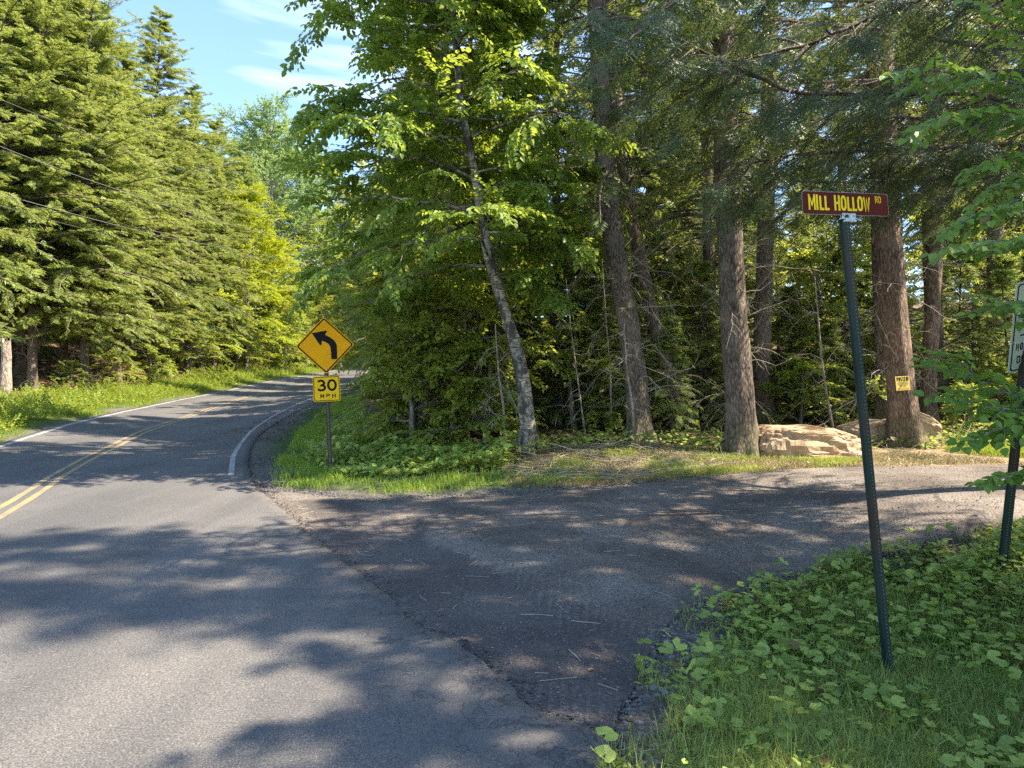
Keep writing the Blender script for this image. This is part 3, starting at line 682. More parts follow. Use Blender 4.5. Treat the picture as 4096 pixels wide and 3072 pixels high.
dl = xL(GY) - GX; dr = GX - xR(GY)
nz = fbm(GX * .7, GY * .7, 61, 4)
green = (dl > 0) * (1 - sst(2.6, 4.2, dl + nz * 1.5)) + 0.0
isl = (dr > 0) & (GY > yF(GX)) & (GY > 8)
fe = GY - yF(GX)
green = np.where(isl, (1 - sst(1.6, 3.2, np.minimum(fe, dr * 1.1) + nz)) * np.clip(1 - sst(1.2, 2.8, GX), 0, 1), green)
near = (GY < yN(GX)) & (dr > 0)
_e = np.clip(GX - np.interp(GY, _ny_[1:], _nx_[1:]), 0, 5); _dn = sst(-.30, .65, _e + 1.1 * fbm(GX * 1.6, GY * 1.6, 301, 3)); green = np.where(near, _dn, green)
grav = np.where(isl, (1 - sst(.25, .9, np.minimum(fe, dr) + nz * .5)), 0) + np.where(dl > 0, 1 - sst(.1, .5, dl + nz * .3), 0)
grav = np.where(near, (1 - _dn) * np.clip(1 - sst(1.6, 2.6, _e), 0, 1), grav)
straw = np.where(isl & (GX > .8), (1 - sst(1.9, 3.0, fe + nz)), 0)
attr(ground, 'zone', np.stack([np.clip(green, 0, 1), np.clip(grav, 0, 1) * .9, np.clip(straw, 0, 1), np.ones_like(green)], -1), 'FLOAT_COLOR')
tag(ground, kind='structure')
print('stage ground')

# ================================================================== TREES (prototypes)
def straight_wood(Ht, r0, seed, barkslot=0, r1=.02, top=None, wob=.12):
    w = MB(); rng = R_(seed)
    n = 9; z = np.linspace(0, top or Ht, n); P = np.stack([wob * rng.normal(size=n).cumsum() * .4, wob * rng.normal(size=n).cumsum() * .4, z], -1); P[:, :2] -= P[0, :2]
    V, Q = trunk_mesh(P, r0, r1, seed=seed, K=40, S=16); w.add(V, Q, smooth=True)
    def at(h): return np.stack([np.interp(h, z, P[:, 0]), np.interp(h, z, P[:, 1]), h], -1)
    return w, at
protos = {}
def make_roadside_hemlock(k, Ht, Rm, cb, nb):
    rng = R_(100 + k); w, at = straight_wood(Ht, .24, 10 + k); mb = MB()
    hemlock(rng, Ht, Rm, cb, nb, 1, 36, .46, mb, w, dead=40, deadL=2.4, trunk_at=at, pw=.52, rmin=.2, flat=.68)
    return mb, w
def far_hidden(): return (0, 0, -500)
def proto(name, cat, fn, leaf, bark, twig=None):
    mb, w = fn(); r = build_tree(name, far_hidden(), None, cat, None, mb, w, M[leaf], M[bark], M[twig] if twig else None); protos_all.append(r); return r
protos_all = []
RH = [proto('hemlock_tree', 'tree', lambda k=k: make_roadside_hemlock(k, 24, [5.2, 5.7, 4.9][k], [3.0, 4.0, 3.4][k], [470, 500, 440][k]), 'hem', 'bark') for k in range(3)]
def make_shade_hemlock(k):
    rng = R_(250 + k); w, at = straight_wood(24, .24, 60 + k); mb = MB()
    hemlock(rng, 24, [5.4, 5.0][k], 4.0, [105, 95][k], 1, 15, .70, mb, w, dead=20, deadL=1.9, trunk_at=at, pw=.5); return mb, w
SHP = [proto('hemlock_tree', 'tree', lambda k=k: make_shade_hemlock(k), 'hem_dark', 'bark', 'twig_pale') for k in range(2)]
def make_wood_hemlock(k, Ht, Rm, cb, nb):
    rng = R_(200 + k); w, at = straight_wood(Ht, .20, 30 + k); mb = MB()
    hemlock(rng, Ht, Rm, cb, nb, 1, 13, .62, mb, w, dead=70, deadL=1.9, trunk_at=at); return mb, w
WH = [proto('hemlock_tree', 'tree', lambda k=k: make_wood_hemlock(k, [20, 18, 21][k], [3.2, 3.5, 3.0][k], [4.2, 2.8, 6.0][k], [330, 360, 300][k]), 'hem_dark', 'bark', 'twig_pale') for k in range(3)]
def make_young_hemlock(k):
    rng = R_(300 + k); Ht = [5.5, 7.0, 4.0][k]; w, at = straight_wood(Ht, .06, 50 + k, wob=.05); mb = MB()
    hemlock(rng, Ht, [1.9, 2.2, 1.5][k], .5, [130, 150, 90][k], 1, 9, .55, mb, w, dead=14, deadL=1.0, trunk_at=at); return mb, w
YH = [proto('young_hemlock', 'tree', lambda k=k: make_young_hemlock(k), 'hem', 'bark', 'twig') for k in range(3)]
def make_sapling(k, Ht, Rm, cb, nl, tmpl, ssz, seed):
    rng = R_(seed); w, at = straight_wood(Ht, .05 + Ht * .006, seed, wob=.08, top=Ht * .95); mb = MB()
    broadleaf(rng, Ht, Rm, cb, nl, mb, w, tmpl, ssz, 6, 5, rise=(.25, .9), trunk_at=at); return mb, w
MS = [proto('maple_sapling', 'tree', lambda k=k: make_sapling(k, [4.2, 6.0, 2.6][k], [1.7, 2.1, 1.3][k], [.7, 1.4, .3][k], [20, 24, 14][k], LS_maple, .46, 400 + k), 'maple_leaf', 'bark_grey') for k in range(3)]
def make_far_decid(k, cb0=3.5):
    rng = R_(500 + k); Ht = [19, 17][k]; w, at = straight_wood(Ht, .22, 70 + k, top=Ht * .9); mb = MB()
    broadleaf(rng, Ht, [4.6, 4.2][k], cb0, 46, mb, w, LS_small, .95, 9, 7, rise=(.45, 1.3), trunk_at=at); return mb, w
FD = [proto('poplar_tree', 'tree', lambda k=k: make_far_decid(k), 'pale_leaf', 'bark_grey') for k in range(2)]
YD = proto('maple_tree', 'tree', lambda: make_far_decid(1, 2.0), 'yellow_leaf', 'bark_grey')
GD = [proto('maple_tree', 'tree', lambda k=k: make_far_decid(k, .6), 'maple_leaf', 'bark_grey') for k in range(2)]
print('stage protos')
CNT = {}
XX = 0
def put(pr, px, d, label, group=None, top=None, sc=1.0, rz=None, x=None, Hp=None, tilt=(0, 0)):
    X = (px - 512) / F * d if x is None else x
    Y = d; z = float(H(X, Y))
    i = CNT.get('n', 0); CNT['n'] = i + 1
    if top is not None:
        tz = CAM[2] + (415 - top) / F * d; s = (tz - z) / Hp; sc = s
    if rz is None: rz = (i * 2.4) % 6.28
    r = copy_tree(pr, (X, Y, z - .08), rz, sc, label, group, tilt)
    r.hide_render = False
    return r
YH_ = YH
for i, (y_, off, h_) in enumerate([(44, 4.6, 3.4), (50, 4.2, 4.6), (55, 5.2, 6.0), (60, 4.2, 5.0), (65, 5.0, 6.5), (70, 4.0, 5.2), (75, 4.8, 6.8), (81, 4.0, 6.0), (87, 4.6, 7.4), (94, 4.0, 7), (101, 3.6, 8), (34, 4.2, 1.6), (38, 4.0, 2.0)]):
    put(MS[i % 2], 0, y_, 'bright leafy maple bush between the verge and the far hemlocks', 'maple bushes along the far verge', sc=(h_ / [4.2, 6.0][i % 2]) * np.array([1.35, 1.35, 1.0]), x=float(xL(y_)) - off)
for i, (x_, y_, h_) in enumerate([(-24, 108, 8), (-20, 112, 8), (-16, 110, 9), (-12, 106, 9), (-28, 112, 9), (-22, 120, 12), (-14, 120, 12), (-33, 105, 9), (-38, 112, 11), (-30, 122, 12)]):
    put(MS[i % 2], 0, y_, 'leafy maple bush closing the view where the road bends away', 'maple bushes at the road bend', sc=(h_ / [4.2, 6.0][i % 2]) * np.array([1.5, 1.5, 1.0]), x=x_)
# ---- left wall of hemlocks across the road
gL = 'hemlocks lining the far side of the road'
LW = [(-110, 20, 'hemlock standing beyond the left picture edge across the road', 0), (-14, 32, 'hemlock rising behind the broken stub at the left end of the row', 1),
      (32, 33, 'second hemlock from the left across the road, boughs to the verge', 2), (84, 35, 'tall hemlock whose bare trunk shows between boughs, behind the wires', 0),
      (118, 40, 'hemlock with low boughs over the dark opening across the road', 1), (152, 45, 'hemlock with the highest pointed spire against the sky', 2),
      (186, 51, 'hemlock just right of the highest spire, one step lower', 0), (214, 58, 'hemlock sloping down to the sky gap beside the pale poplar', 1),
      (240, 68, 'small looking hemlock at the far end of the row above the yellow maple', 2)]
tops = [-160, -120, -90, -40, 40, 6, 84, 118, 150]
for (px, d, lb, k), tp in zip(LW, tops): put(RH[k], px, d, lb, gL, top=tp, Hp=24)
for i, (px, d, tp) in enumerate([(-60, 33, -80), (20, 37, -70), (62, 41, -40), (88, 46, 30), (-30, 44, -20), (30, 52, -30), (120, 54, 80), (162, 58, 110), (190, 66, 136), (216, 76, 152), (-90, 60, -30), (50, 62, 0), (100, 68, 90), (20, 46, 60), (75, 55, 90), (140, 66, 150), (-30, 70, 60)]):
    put(RH[i % 3], px, d, 'hemlock standing behind the front row of hemlocks across the road', 'hemlocks behind the roadside row', top=tp, Hp=24)
for i, (x, d, k) in enumerate([(-27, 31, 0), (-31, 36, 1), (-36, 33, 2), (-28, 41, 1), (-34, 45, 0), (-42, 40, 1), (-31, 52, 2), (-40, 55, 0), (-50, 50, 1), (-29, 60, 1), (-36, 66, 0), (-48, 64, 2), (-27, 72, 0), (-33, 80, 1), (-44, 78, 0), (-25, 86, 2), (-38, 92, 1), (-30, 98, 0), (-24, 99, 1), (-52, 88, 0), (-60, 60, 1), (-60, 75, 0)]):
    put(YH_[k], 0, d, 'bushy young hemlock in the dark behind the roadside row', 'young hemlocks behind the roadside row', sc=(2.0, 2.0, 1.25), x=x)
# far deciduous
put(FD[0], 268, 82, 'pale green poplar against the sky at the end of the hemlock row', None, top=108, Hp=19)
put(FD[1], 298, 95, 'pale poplar right of the taller pale poplar, under the overhanging leaves', None, top=150, Hp=17)
put(FD[1], 240, 98, 'pale poplar behind the last hemlocks of the row', None, top=140, Hp=17)
put(YD, 246, 62, 'bright yellow green maple at the end of the hemlock row', None, top=188, Hp=17, sc=1)
put(YD, 268, 68, 'lower yellow green maple beside the bright one over the road bend', None, top=236, Hp=17)
for i, (px, d, tp) in enumerate([(215, 60, 268), (238, 63, 285), (262, 66, 300), (285, 70, 290), (306, 76, 300), (192, 55, 300), (322, 84, 280), (340, 88, 240), (360, 80, 250), (300, 90, 215), (325, 100, 205), (350, 105, 190), (380, 95, 180), (405, 90, 190), (430, 80, 200)]):
    put(GD[i % 2], px, d, 'leafy green maple crowding the far bend of the road', 'green maples around the road bend', top=tp, Hp=[19, 17][i % 2])

# ================================================================== RIGHT WOOD: individually shaped trunks
def px_path(l, d, dz=0):
    """trunk path from picture points (2212 px picture) at depth d, base put on the ground"""
    P = np.array([pt(a * .46293, b * .46293, d + dz * i) for i, (a, b) in enumerate(l)])
    b = P[0].copy(); P[0, 2] = float(H(b[0], b[1])); return P
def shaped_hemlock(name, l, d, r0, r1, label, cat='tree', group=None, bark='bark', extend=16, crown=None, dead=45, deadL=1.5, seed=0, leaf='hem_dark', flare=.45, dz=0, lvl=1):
    P = px_path(l, d, dz); o = P[0].copy(); P = P - o
    dirn = nrm(P[-1] - P[-2]); dirn = nrm(dirn + np.array([0, 0, 1.2]))
    if extend > P[-1][2]:
        top = P[-1] + dirn * (extend - P[-1][2]); P = np.concatenate([P, [(P[-1] + top) / 2, top]])
    w = MB(); rng = R_(seed + 900)
    zz = P[:, 2]
    hh = P[-1][2]
    V, Q = trunk_mesh(P, r0, max(.02, r1), flare, seed, K=110, S=34); w.add(V, Q, smooth=True)
    def at(h): return np.stack([np.interp(h, zz, P[:, 0]), np.interp(h, zz, P[:, 1]), h], -1)
    mb = MB()
    if crown:
        cb, Rm, nb, ns, ss = crown; ns = 9; ss = .55; nb = int(nb * .78); hemlock(rng, hh, Rm, cb, nb, lvl, ns, ss, mb, w, dead=0, trunk_at=at)
    if dead: dead_twigs(rng, w, dead, .9, min(hh * .6, 8), deadL, at)
    return build_tree(name, o, label, cat, group, mb, w, M[leaf], M[bark], M['twig_pale'])
gT = None
shaped_hemlock('hemlock_tree', [(1385, 940), (1372, 800), (1358, 700), (1330, 560), (1310, 400), (1300, 200), (1290, 60)], 14.5, .225, .13, 'stout leaning hemlock trunk just right of the birch, splintered limb stubs', crown=(4.6, 2.9, 170, 8, .62), dead=90, deadL=1.7, seed=1, bark='bark')
shaped_hemlock('hemlock_tree', [(1492, 950), (1450, 850), (1425, 740), (1400, 640), (1370, 500), (1345, 360)], 17, .15, .11, 'thinner hemlock leaning left beside the stout one, brush at its foot', crown=(5, 2.6, 130, 8, .62), dead=60, seed=2)
shaped_hemlock('hemlock_tree', [(1605, 980), (1598, 860), (1590, 760), (1578, 560), (1572, 400), (1565, 200), (1562, 60)], 13.5, .26, .17, 'thick straight hemlock trunk standing at the left end of the boulder', crown=(5.2, 3.0, 190, 9, .62), dead=60, deadL=1.6, seed=3)
shaped_hemlock('hemlock_tree', [(1650, 925), (1643, 800), (1648, 700), (1655, 480), (1660, 300)], 18, .21, .16, 'dark hemlock trunk half hidden behind the thick one by the boulder', crown=(6, 3, 130, 8, .62), dead=50, seed=4)
TD = shaped_hemlock('hemlock_tree', [(1958, 966), (1948, 860), (1938, 760), (1921, 560), (1914, 430), (1905, 200)], 14.5, .26, .20, 'big reddish hemlock trunk carrying the yellow posted notice', crown=(5.0, 3.2, 190, 9, .62), dead=60, deadL=1.7, seed=5, bark='bark_red', flare=.6)
shaped_hemlock('hemlock_tree', [(1908, 930), (1905, 760), (1898, 600), (1893, 430)], 17, .14, .11, 'slim dark hemlock trunk peeking out left of the posted trunk', crown=(6, 2.8, 110, 8, .62), dead=40, seed=6)
shaped_hemlock('hemlock_tree', [(2000, 905), (2008, 780), (2015, 650), (2020, 540), (2026, 400)], 17.5, .17, .13, 'reddish hemlock trunk right of the posted one, behind the mossy boulder', crown=(5.5, 3, 130, 8, .62), dead=60, deadL=2.2, seed=7, bark='bark_red')
shaped_hemlock('hemlock_tree', [(2048, 930), (2030, 840), (2018, 740), (2012, 600)], 18.5, .20, .12, 'dark hemlock trunk leaning left behind the mossy boulder', crown=(6, 3, 120, 8, .62), dead=60, seed=8)
shaped_hemlock('hemlock_tree', [(2146, 880), (2150, 700), (2150, 520), (2152, 350)], 21, .22, .17, 'dark trunk deep in the wood behind the white sign', crown=(5, 3, 120, 8, .62), dead=60, seed=9)
shaped_hemlock('hemlock_tree', [(1540, 880), (1537, 700), (1532, 560), (1528, 420)], 20, .16, .12, 'dark trunk deep in the wood left of the thick boulder hemlock', crown=(4, 3, 120, 8, .62), dead=50, seed=10)
shaped_hemlock('hemlock_tree', [(998, 890), (990, 760), (976, 600), (966, 460), (960, 300)], 17.5, .105, .075, 'slim pale grey trunk left of the birch', crown=(6.5, 2.2, 90, 8, .6), dead=40, deadL=1.2, seed=11, bark='bark_grey', leaf='hem')
shaped_hemlock('hemlock_tree', [(1830, 880), (1826, 700), (1822, 560), (1820, 420)], 21, .13, .1, 'thin dark trunk seen just left of the street name post', crown=(5, 3, 110, 8, .62), dead=60, seed=12)
# thin dead poles
def pole(l, d, r, label, seed):
    P = px_path(l, d).astype(float); o = P[0].copy(); P = P - o; w = MB(); V, Q = trunk_mesh(P, r, r * .4, .1, seed, K=30, S=8); w.add(V, Q, smooth=True)
    zz = P[:, 2]; at = lambda h: np.stack([np.interp(h, zz, P[:, 0]), np.interp(h, zz, P[:, 1]), h], -1)
    dead_twigs(R_(seed), w, 16, .5, zz[-1] * .95, .8, at)
    return build_tree('dead_sapling', o, label, 'dead tree', None, None, w, None, M['bark_snag'], M['twig_pale'])
pole([(1373, 948), (1364, 860), (1352, 780), (1348, 700)], 13.9, .028, 'pale thin dead pole leaning against the foot of the stout hemlock', 21)
pole([(1092, 930), (1088, 880), (1078, 820), (1070, 700)], 14.2, .03, 'thin grey dead stem just left of the birch foot', 22)
pole([(1265, 930), (1245, 800), (1232, 700), (1222, 600)], 15.5, .022, 'thin bare sapling between the birch and the stout hemlock', 23)
pole([(1322, 920), (1318, 800), (1310, 700), (1300, 560)], 16, .022, 'second thin bare sapling nearer the stout hemlock', 24)
pole([(1800, 915), (1785, 850), (1775, 780), (1760, 600)], 16.5, .035, 'thin grey stem behind the right half of the long boulder', 25)
pole([(893, 880), (892, 760), (888, 640), (884, 500)], 16.2, .05, 'thin mossy stem left of the slim grey trunk', 26)
pole([(868, 870), (866, 780), (872, 650), (880, 520)], 18, .03, 'faint thin stem in the leaves behind the advisory sign', 27)

# ---- the yellow birch
P = px_path([(1143, 955), (1132, 840), (1120, 770), (1098, 690), (1075, 620), (1050, 540), (1042, 470), (1030, 400), (1012, 300), (992, 200), (985, 100), (975, -60), (960, -300)], 14.0)
o = P[0].copy(); P = P - o; zz = P[:, 2]
bat = lambda h: np.stack([np.interp(h, zz, P[:, 0]), np.interp(h, zz, P[:, 1]), h], -1)
w = MB(); V, Q = trunk_mesh(P, .155, .012, .4, 3, K=120, S=30, rough=.10); w.add(V, Q, smooth=True)
mb = MB(); rng = R_(71)
broadleaf(rng, 13.5, 3.1, 3.3, 74, mb, w, LS_birch, .50, 10, 9, rise=(.12, .7), trunk_at=bat, azbias=math.pi * 1.05, lr=.6, cap=(3.2, 1.5), prof=lambda f: .62 + .45 * np.sin(np.clip(f * 1.2 + .15, 0, 1) * 3.1))
dead_twigs(rng, w, 14, 1.5, 5, 1.2, bat)
birch = build_tree('birch_tree', o, 'leaning yellow birch with peeling pale bark in the middle of the wood edge', 'tree', None, mb, w, M['birch_leaf'], M['birch'], M['twig'])
# loose ragged bark at the foot
# ---- leafy saplings & bushes along the wood edge
gS = 'leafy maple saplings along the wood edge'
SP = [(375, 16.5, 3.4, 0), (392, 19, 6.5, 1), (355, 20, 5.0, 1), (410, 15.4, 2.6, 2), (430, 16.5, 4.0, 0), (452, 15.2, 2.3, 2), (468, 16.2, 3.4, 0), (484, 15.4, 2.2, 2), (400, 22, 7.5, 1), (440, 20, 7, 1), (365, 25, 8, 1), (345, 30, 8, 1),
      (480, 20, 6.5, 1), (420, 26, 9, 1), (555, 18, 4.8, 0), (590, 19, 5.2, 1), (575, 16.8, 2.4, 2), (380, 34, 9, 1), (330, 42, 8, 1), (352, 48, 9, 1)]
_hp = [4.2, 6.0, 2.6]
lab = {0: 'broad leafy maple bush behind the curve sign post', 3: 'low maple bush right behind the curve sign', 5: 'low bright leafed bush left of the birch foot', 7: 'low bush touching the birch foot on its left'}
for i, (px, d, h, k) in enumerate(SP):
    if px < 500: px = max(px, 357 + [1.7, 2.1, 1.3][k] * h / _hp[k] * F / d * .95)
    put(MS[k], px, d, lab.get(i, 'leafy green maple sapling in the wood edge behind the curve sign' if px < 500 else 'maple sapling right of the birch in the dim wood'), gS, sc=h / _hp[k])
for i, (px, d, h, k) in enumerate([(700, 22, 5, 1), (820, 19.5, 4.2, 0), (850, 21, 5, 1), (800, 17.5, 1.6, 2), (880, 17, 1.2, 2), (965, 16, 1.1, 2), (1000, 17, 1.3, 2), (780, 24, 5, 1), (990, 23, 5, 1), (905, 25, 6, 1)]):
    put(MS[k], px, d, 'maple sapling growing behind the boulders in the dim wood', 'maple saplings behind the boulders', sc=h / _hp[k])
gY = 'young hemlocks under the big trees'
for i, (px, d, h, k) in enumerate([(560, 17.5, 4.2, 0), (610, 20, 6, 1), (585, 24, 7, 1), (660, 21, 5, 0), (700, 19.5, 3.4, 2), (720, 25, 6.5, 1), (792, 20, 3.2, 2), (640, 28, 7, 0), (830, 24, 6, 1), (870, 20, 3.6, 2), (960, 22, 4.5, 0), (1010, 20, 4, 2), (760, 30, 7, 1), (530, 22, 6, 1), (500, 26, 7, 0), (470, 24, 7, 1), (445, 30, 8, 0), (1040, 17, 4, 0), (940, 30, 8, 1), (670, 17.5, 2.2, 2),
                                (410, 30, 8, 1), (390, 40, 9, 0), (1070, 24, 7, 1), (880, 34, 8, 1), (540, 32, 8, 1), (600, 36, 8, 0), (672, 16.2, 2.6, 2), (706, 18, 4, 0), (725, 16.8, 2.2, 2), (790, 18.6, 3.4, 0), (830, 18, 2.4, 2), (845, 19.5, 4.4, 0), (875, 18.5, 3, 2), (945, 19, 3.6, 0), (975, 18, 2.6, 2), (1010, 18, 3.6, 0), (610, 16.6, 2.6, 2), (590, 18.2, 4.2, 0), (570, 20, 5, 1), (655, 24, 6, 1), (745, 22, 5.5, 1), (880, 24, 6, 0), (1000, 26, 7, 1), (1050, 22, 5, 0), (680, 34, 8, 1), (800, 36, 8, 0)]):
    put(YH[k], px, d, 'young hemlock with feathery boughs among the dim trunks', gY, sc=h / [5.5, 7, 4][k])
gW = 'tall hemlocks deep in the wood'
rng = R_(77)
n = 0
for i in range(36):
    d = 19 + 46 * rng.random() ** .9; px = rng.uniform(360, 1180)
    if d < 24 and (px < 470): continue
    X = (px - 512) / F * d
    if X < xR(d) + 4 or px < 352 + 3.0 * F / d: continue
    put(WH[i % 3], px, d, 'tall hemlock in the crowded depth of the wood', gW, sc=rng.uniform(.8, 1.15)); n += 1
for i, (px, d) in enumerate([(px_, d_) if px_ > 352 + 2.6 * F / d_ * .9 else (352 + 2.6 * F / d_ * .9, d_) for px_, d_ in [(395, 22), (430, 25), (470, 22.5), (352, 50), (372, 58), (345, 66), (400, 46)]]):
    put(WH[i % 3], px, d, 'tall hemlock behind the leafy wood edge beside the road bend', 'hemlocks beside the road bend', sc=[.75, .95, .9][i % 3])
print('stage wood')

# ---- overhanging hemlock at the right with long limbs into the picture
def overhang():
    base = np.array([8.6, 9.3, 0.0]); base[2] = float(H(base[0], base[1]))
    w = MB(); rng = R_(61); Pp = np.array([[0, 0, 0], [.05, 0, 3], [-.05, .1, 7], [0, 0, 9], [0, 0, 12]], float)
    V, Q = trunk_mesh(Pp, .26, .04, .4, 4, K=60, S=26); w.add(V, Q, smooth=True)
    mb = MB()
    hemlock(rng, 12, 3.0, 5.6, 70, 1, 12, .6, mb, w, dead=10, azr=(-1.5, 1.5))
    limbs = [[(1230, 150, 9.3), (1100, 120, 9.0), (963, 90, 8.6), (880, 94, 8.3), (787, 93, 8.0), (750, 76, 7.9), (722, 60, 7.8), (676, 39, 7.7), (634, 16, 7.6), (600, 8, 7.6)],
             [(1230, 165, 9.3), (1100, 150, 9.2), (1018, 143, 9.0), (960, 147, 8.9), (880, 150, 8.8), (800, 152, 8.8), (740, 165, 8.8)],
             [(1230, 60, 9.3), (1080, 10, 9.0), (940, -10, 8.7), (860, 22, 8.5), (800, 48, 8.4), (745, 60, 8.4), (690, 66, 8.3)],
             [(1230, 200, 9.3), (1100, 185, 10), (990, 175, 10.4), (900, 181, 10.8), (820, 183, 11), (740, 176, 11.2)],
             [(1230, 40, 9.3), (1080, -30, 8.5), (930, -60, 7.7), (800, -50, 7.0), (700, -20, 6.8), (640, 30, 6.7)],
             [(1230, 100, 9.3), (1100, 60, 10), (980, 45, 10.6), (880, 30, 11), (780, 20, 11.4), (690, 25, 11.6)],
             [(1230, 90, 9.3), (1100, 70, 11), (980, 72, 12), (880, 80, 12.4), (780, 84, 12.6), (690, 90, 12.8), (620, 96, 12.9)],
             [(1230, 20, 9.3), (1080, -10, 11), (960, -5, 12), (860, 2, 12.5), (760, 0, 12.8), (660, -6, 13)],
             [(1230, 130, 9.3), (1120, 110, 10.4), (1000, 118, 11), (900, 118, 11.6), (800, 120, 12), (720, 118, 12.2)]]
    for li, L in enumerate(limbs):
        Pl = resample(np.array([pt(a, b, c) for a, b, c in L]) - base, 40)
        Pl[0] = Pl[0] * 0 + np.array([0, 0, max(Pl[0][2], 2.5)]); Pl = resample(Pl, 40)
        V, Q = tubes(Pl[None] + rng.normal(0, .008, (1, 40, 3)), (.052 * np.linspace(1, .22, 40))[None], 7); w.add(V, Q, smooth=True)
        nb = 42; idx = np.zeros(nb, int); t = np.linspace(.22, 1, nb); p, tg = sample_on(Pl[None], idx, t)
        side = np.where(np.arange(nb) % 2, 1, -1)
        fw = rot_h(tg, side * rng.uniform(.5, 1.1, nb)); fw[:, 2] = rng.uniform(-.55, -.05, nb)
        L2 = (1.5 - .7 * t) * rng.uniform(.5, 1.25, nb)
        P2 = curve_lib(p, nrm(fw), L2, 7, rng.normal(0, .15, nb), rng.uniform(.05, .35, nb), rng, .04)
        V, Q = tubes(P2, (.015 * np.linspace(1, .25, 7))[None] * np.ones((nb, 1)), 4); w.add(V, Q)
        bare = t < .0
        k = 7; id2 = np.repeat(np.arange(nb), k); t2 = rng.uniform(.15, 1, nb * k); p2, tg2 = sample_on(P2, id2, t2)
        f2 = rot_h(tg2, rng.choice([-1, 1], nb * k) * rng.uniform(.4, 1.1, nb * k)); f2[:, 2] -= rng.uniform(0, .4, nb * k)
        up = np.array([0, 0, 1.])[None] + rng.normal(0, .25, (nb * k, 3))
        place_sprays(rng, mb, HS2, p2, f2, up, .36 * rng.uniform(.6, 1.2, nb * k))
        dk = 60; idx = np.zeros(dk, int); t = rng.uniform(.1, .9, dk); p, tg = sample_on(Pl[None], idx, t)
        fw = rot_h(tg, rng.choice([-1, 1], dk) * rng.uniform(.3, 1.3, dk)); fw[:, 2] = rng.uniform(-.9, .3, dk)
        P3 = curve_lib(p, nrm(fw), rng.uniform(.3, 1.3, dk), 6, rng.normal(0, .2, dk), rng.uniform(0, .4, dk), rng, .07)
        V, Q = tubes(P3, (.007 * np.linspace(1, .3, 6))[None] * np.ones((dk, 1)), 3); w.add(V, Q, m=1)
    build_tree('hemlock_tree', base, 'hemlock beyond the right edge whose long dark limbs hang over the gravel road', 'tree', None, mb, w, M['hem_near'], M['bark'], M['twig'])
overhang()

# ---- shrub with rounded leaves at the right edge
def round_shrub():
    base = np.array([4.9, 5.6, 0.]); base[2] = float(H(4.9, 5.6))
    w = MB(); mb = MB(); rng = R_(62)
    V, Q = trunk_mesh(np.array([[0, 0, 0], [.05, 0, 1.2], [-.02, .05, 2.6], [-.1, 0, 4.6]]), .06, .025, .3, 5, K=30, S=12); w.add(V, Q, smooth=True)
    br = [[(1160, 120, 5.5), (1060, 95, 5.2), (980, 78, 5.0), (930, 74, 4.9), (893, 68, 4.8)],
          [(1160, 120, 5.5), (1070, 60, 5.3), (1000, 30, 5.2), (985, 5, 5.1)],
          [(1160, 160, 5.5), (1080, 125, 5.2), (1000, 110, 5.0), (950, 108, 4.9), (920, 118, 4.85)],
          [(1160, 180, 5.5), (1080, 160, 5.2), (1010, 155, 5.1), (965, 165, 5.0)],
          [(1160, 200, 5.5), (1080, 190, 5.2), (1010, 198, 5.0), (955, 215, 4.95)],
          [(1160, 240, 5.5), (1080, 235, 5.0), (1010, 240, 4.8), (962, 241, 4.7)],
          [(1160, 300, 5.5), (1080, 372, 5.1), (1010, 398, 4.9), (965, 380, 4.8), (938, 362, 4.75)],
          [(1160, 320, 5.5), (1080, 390, 5.1), (1020, 412, 4.8), (980, 408, 4.75), (955, 402, 4.7)],
          [(1160, 340, 5.5), (1080, 400, 5.0), (1020, 420, 4.8), (975, 432, 4.7)],
          [(1160, 280, 5.5), (1090, 300, 5.0), (1050, 306, 4.8), (1010, 303, 4.7), (992, 301, 4.7)],
          [(1160, 400, 5.5), (1090, 440, 5.0), (1040, 470, 4.8), (1000, 476, 4.7)],
          [(1160, 60, 5.5), (1100, 20, 5.2), (1050, -20, 5.0)], [(1160, 140, 5.5), (1090, 150, 5.9), (1030, 170, 6.0), (985, 185, 6.0)]]
    for L in br:
        Pl = resample(np.array([pt(a + 26 * max(0, (1100 - a) / 200), b, c) for a, b, c in L]) - base, 24)
        Pl = np.concatenate([[[-.03, 0, max(.6, Pl[0][2] - .35)]], Pl]); Pl = resample(Pl, 24)
        V, Q = tubes(Pl[None], (.016 * np.linspace(1, .2, 24))[None], 6); w.add(V, Q, smooth=True)
        nb = 30; idx = np.zeros(nb, int); t = np.linspace(.3, 1, nb); p, tg = sample_on(Pl[None], idx, t)
        sd = np.where(np.arange(nb) % 2, 1, -1) * (t < .98); fw = rot_h(tg, sd * rng.uniform(.5, 1.0, nb)); fw[:, 2] += rng.uniform(-.25, .1, nb)
        up = np.array([0, 0, 1.])[None] + rng.normal(0, .25, (nb, 3)) + np.array([0, -.35, 0])
        S = .27 * rng.uniform(.7, 1.2, nb)
        place_sprays(rng, mb, LS_round, p, fw, up, S)
        P3 = curve_lib(p, nrm(fw), S, 4, 0 * t, .1 + 0 * t, rng, .01); V, Q = tubes(P3, (.004 * np.linspace(1, .4, 4))[None] * np.ones((nb, 1)), 3); w.add(V, Q)
    build_tree('leafy_shrub', base, 'tall shrub with rounded leaves reaching in front of the white sign', 'shrub', None, mb, w, M['shrub_leaf'], M['bark_grey'], M['twig'])
round_shrub()

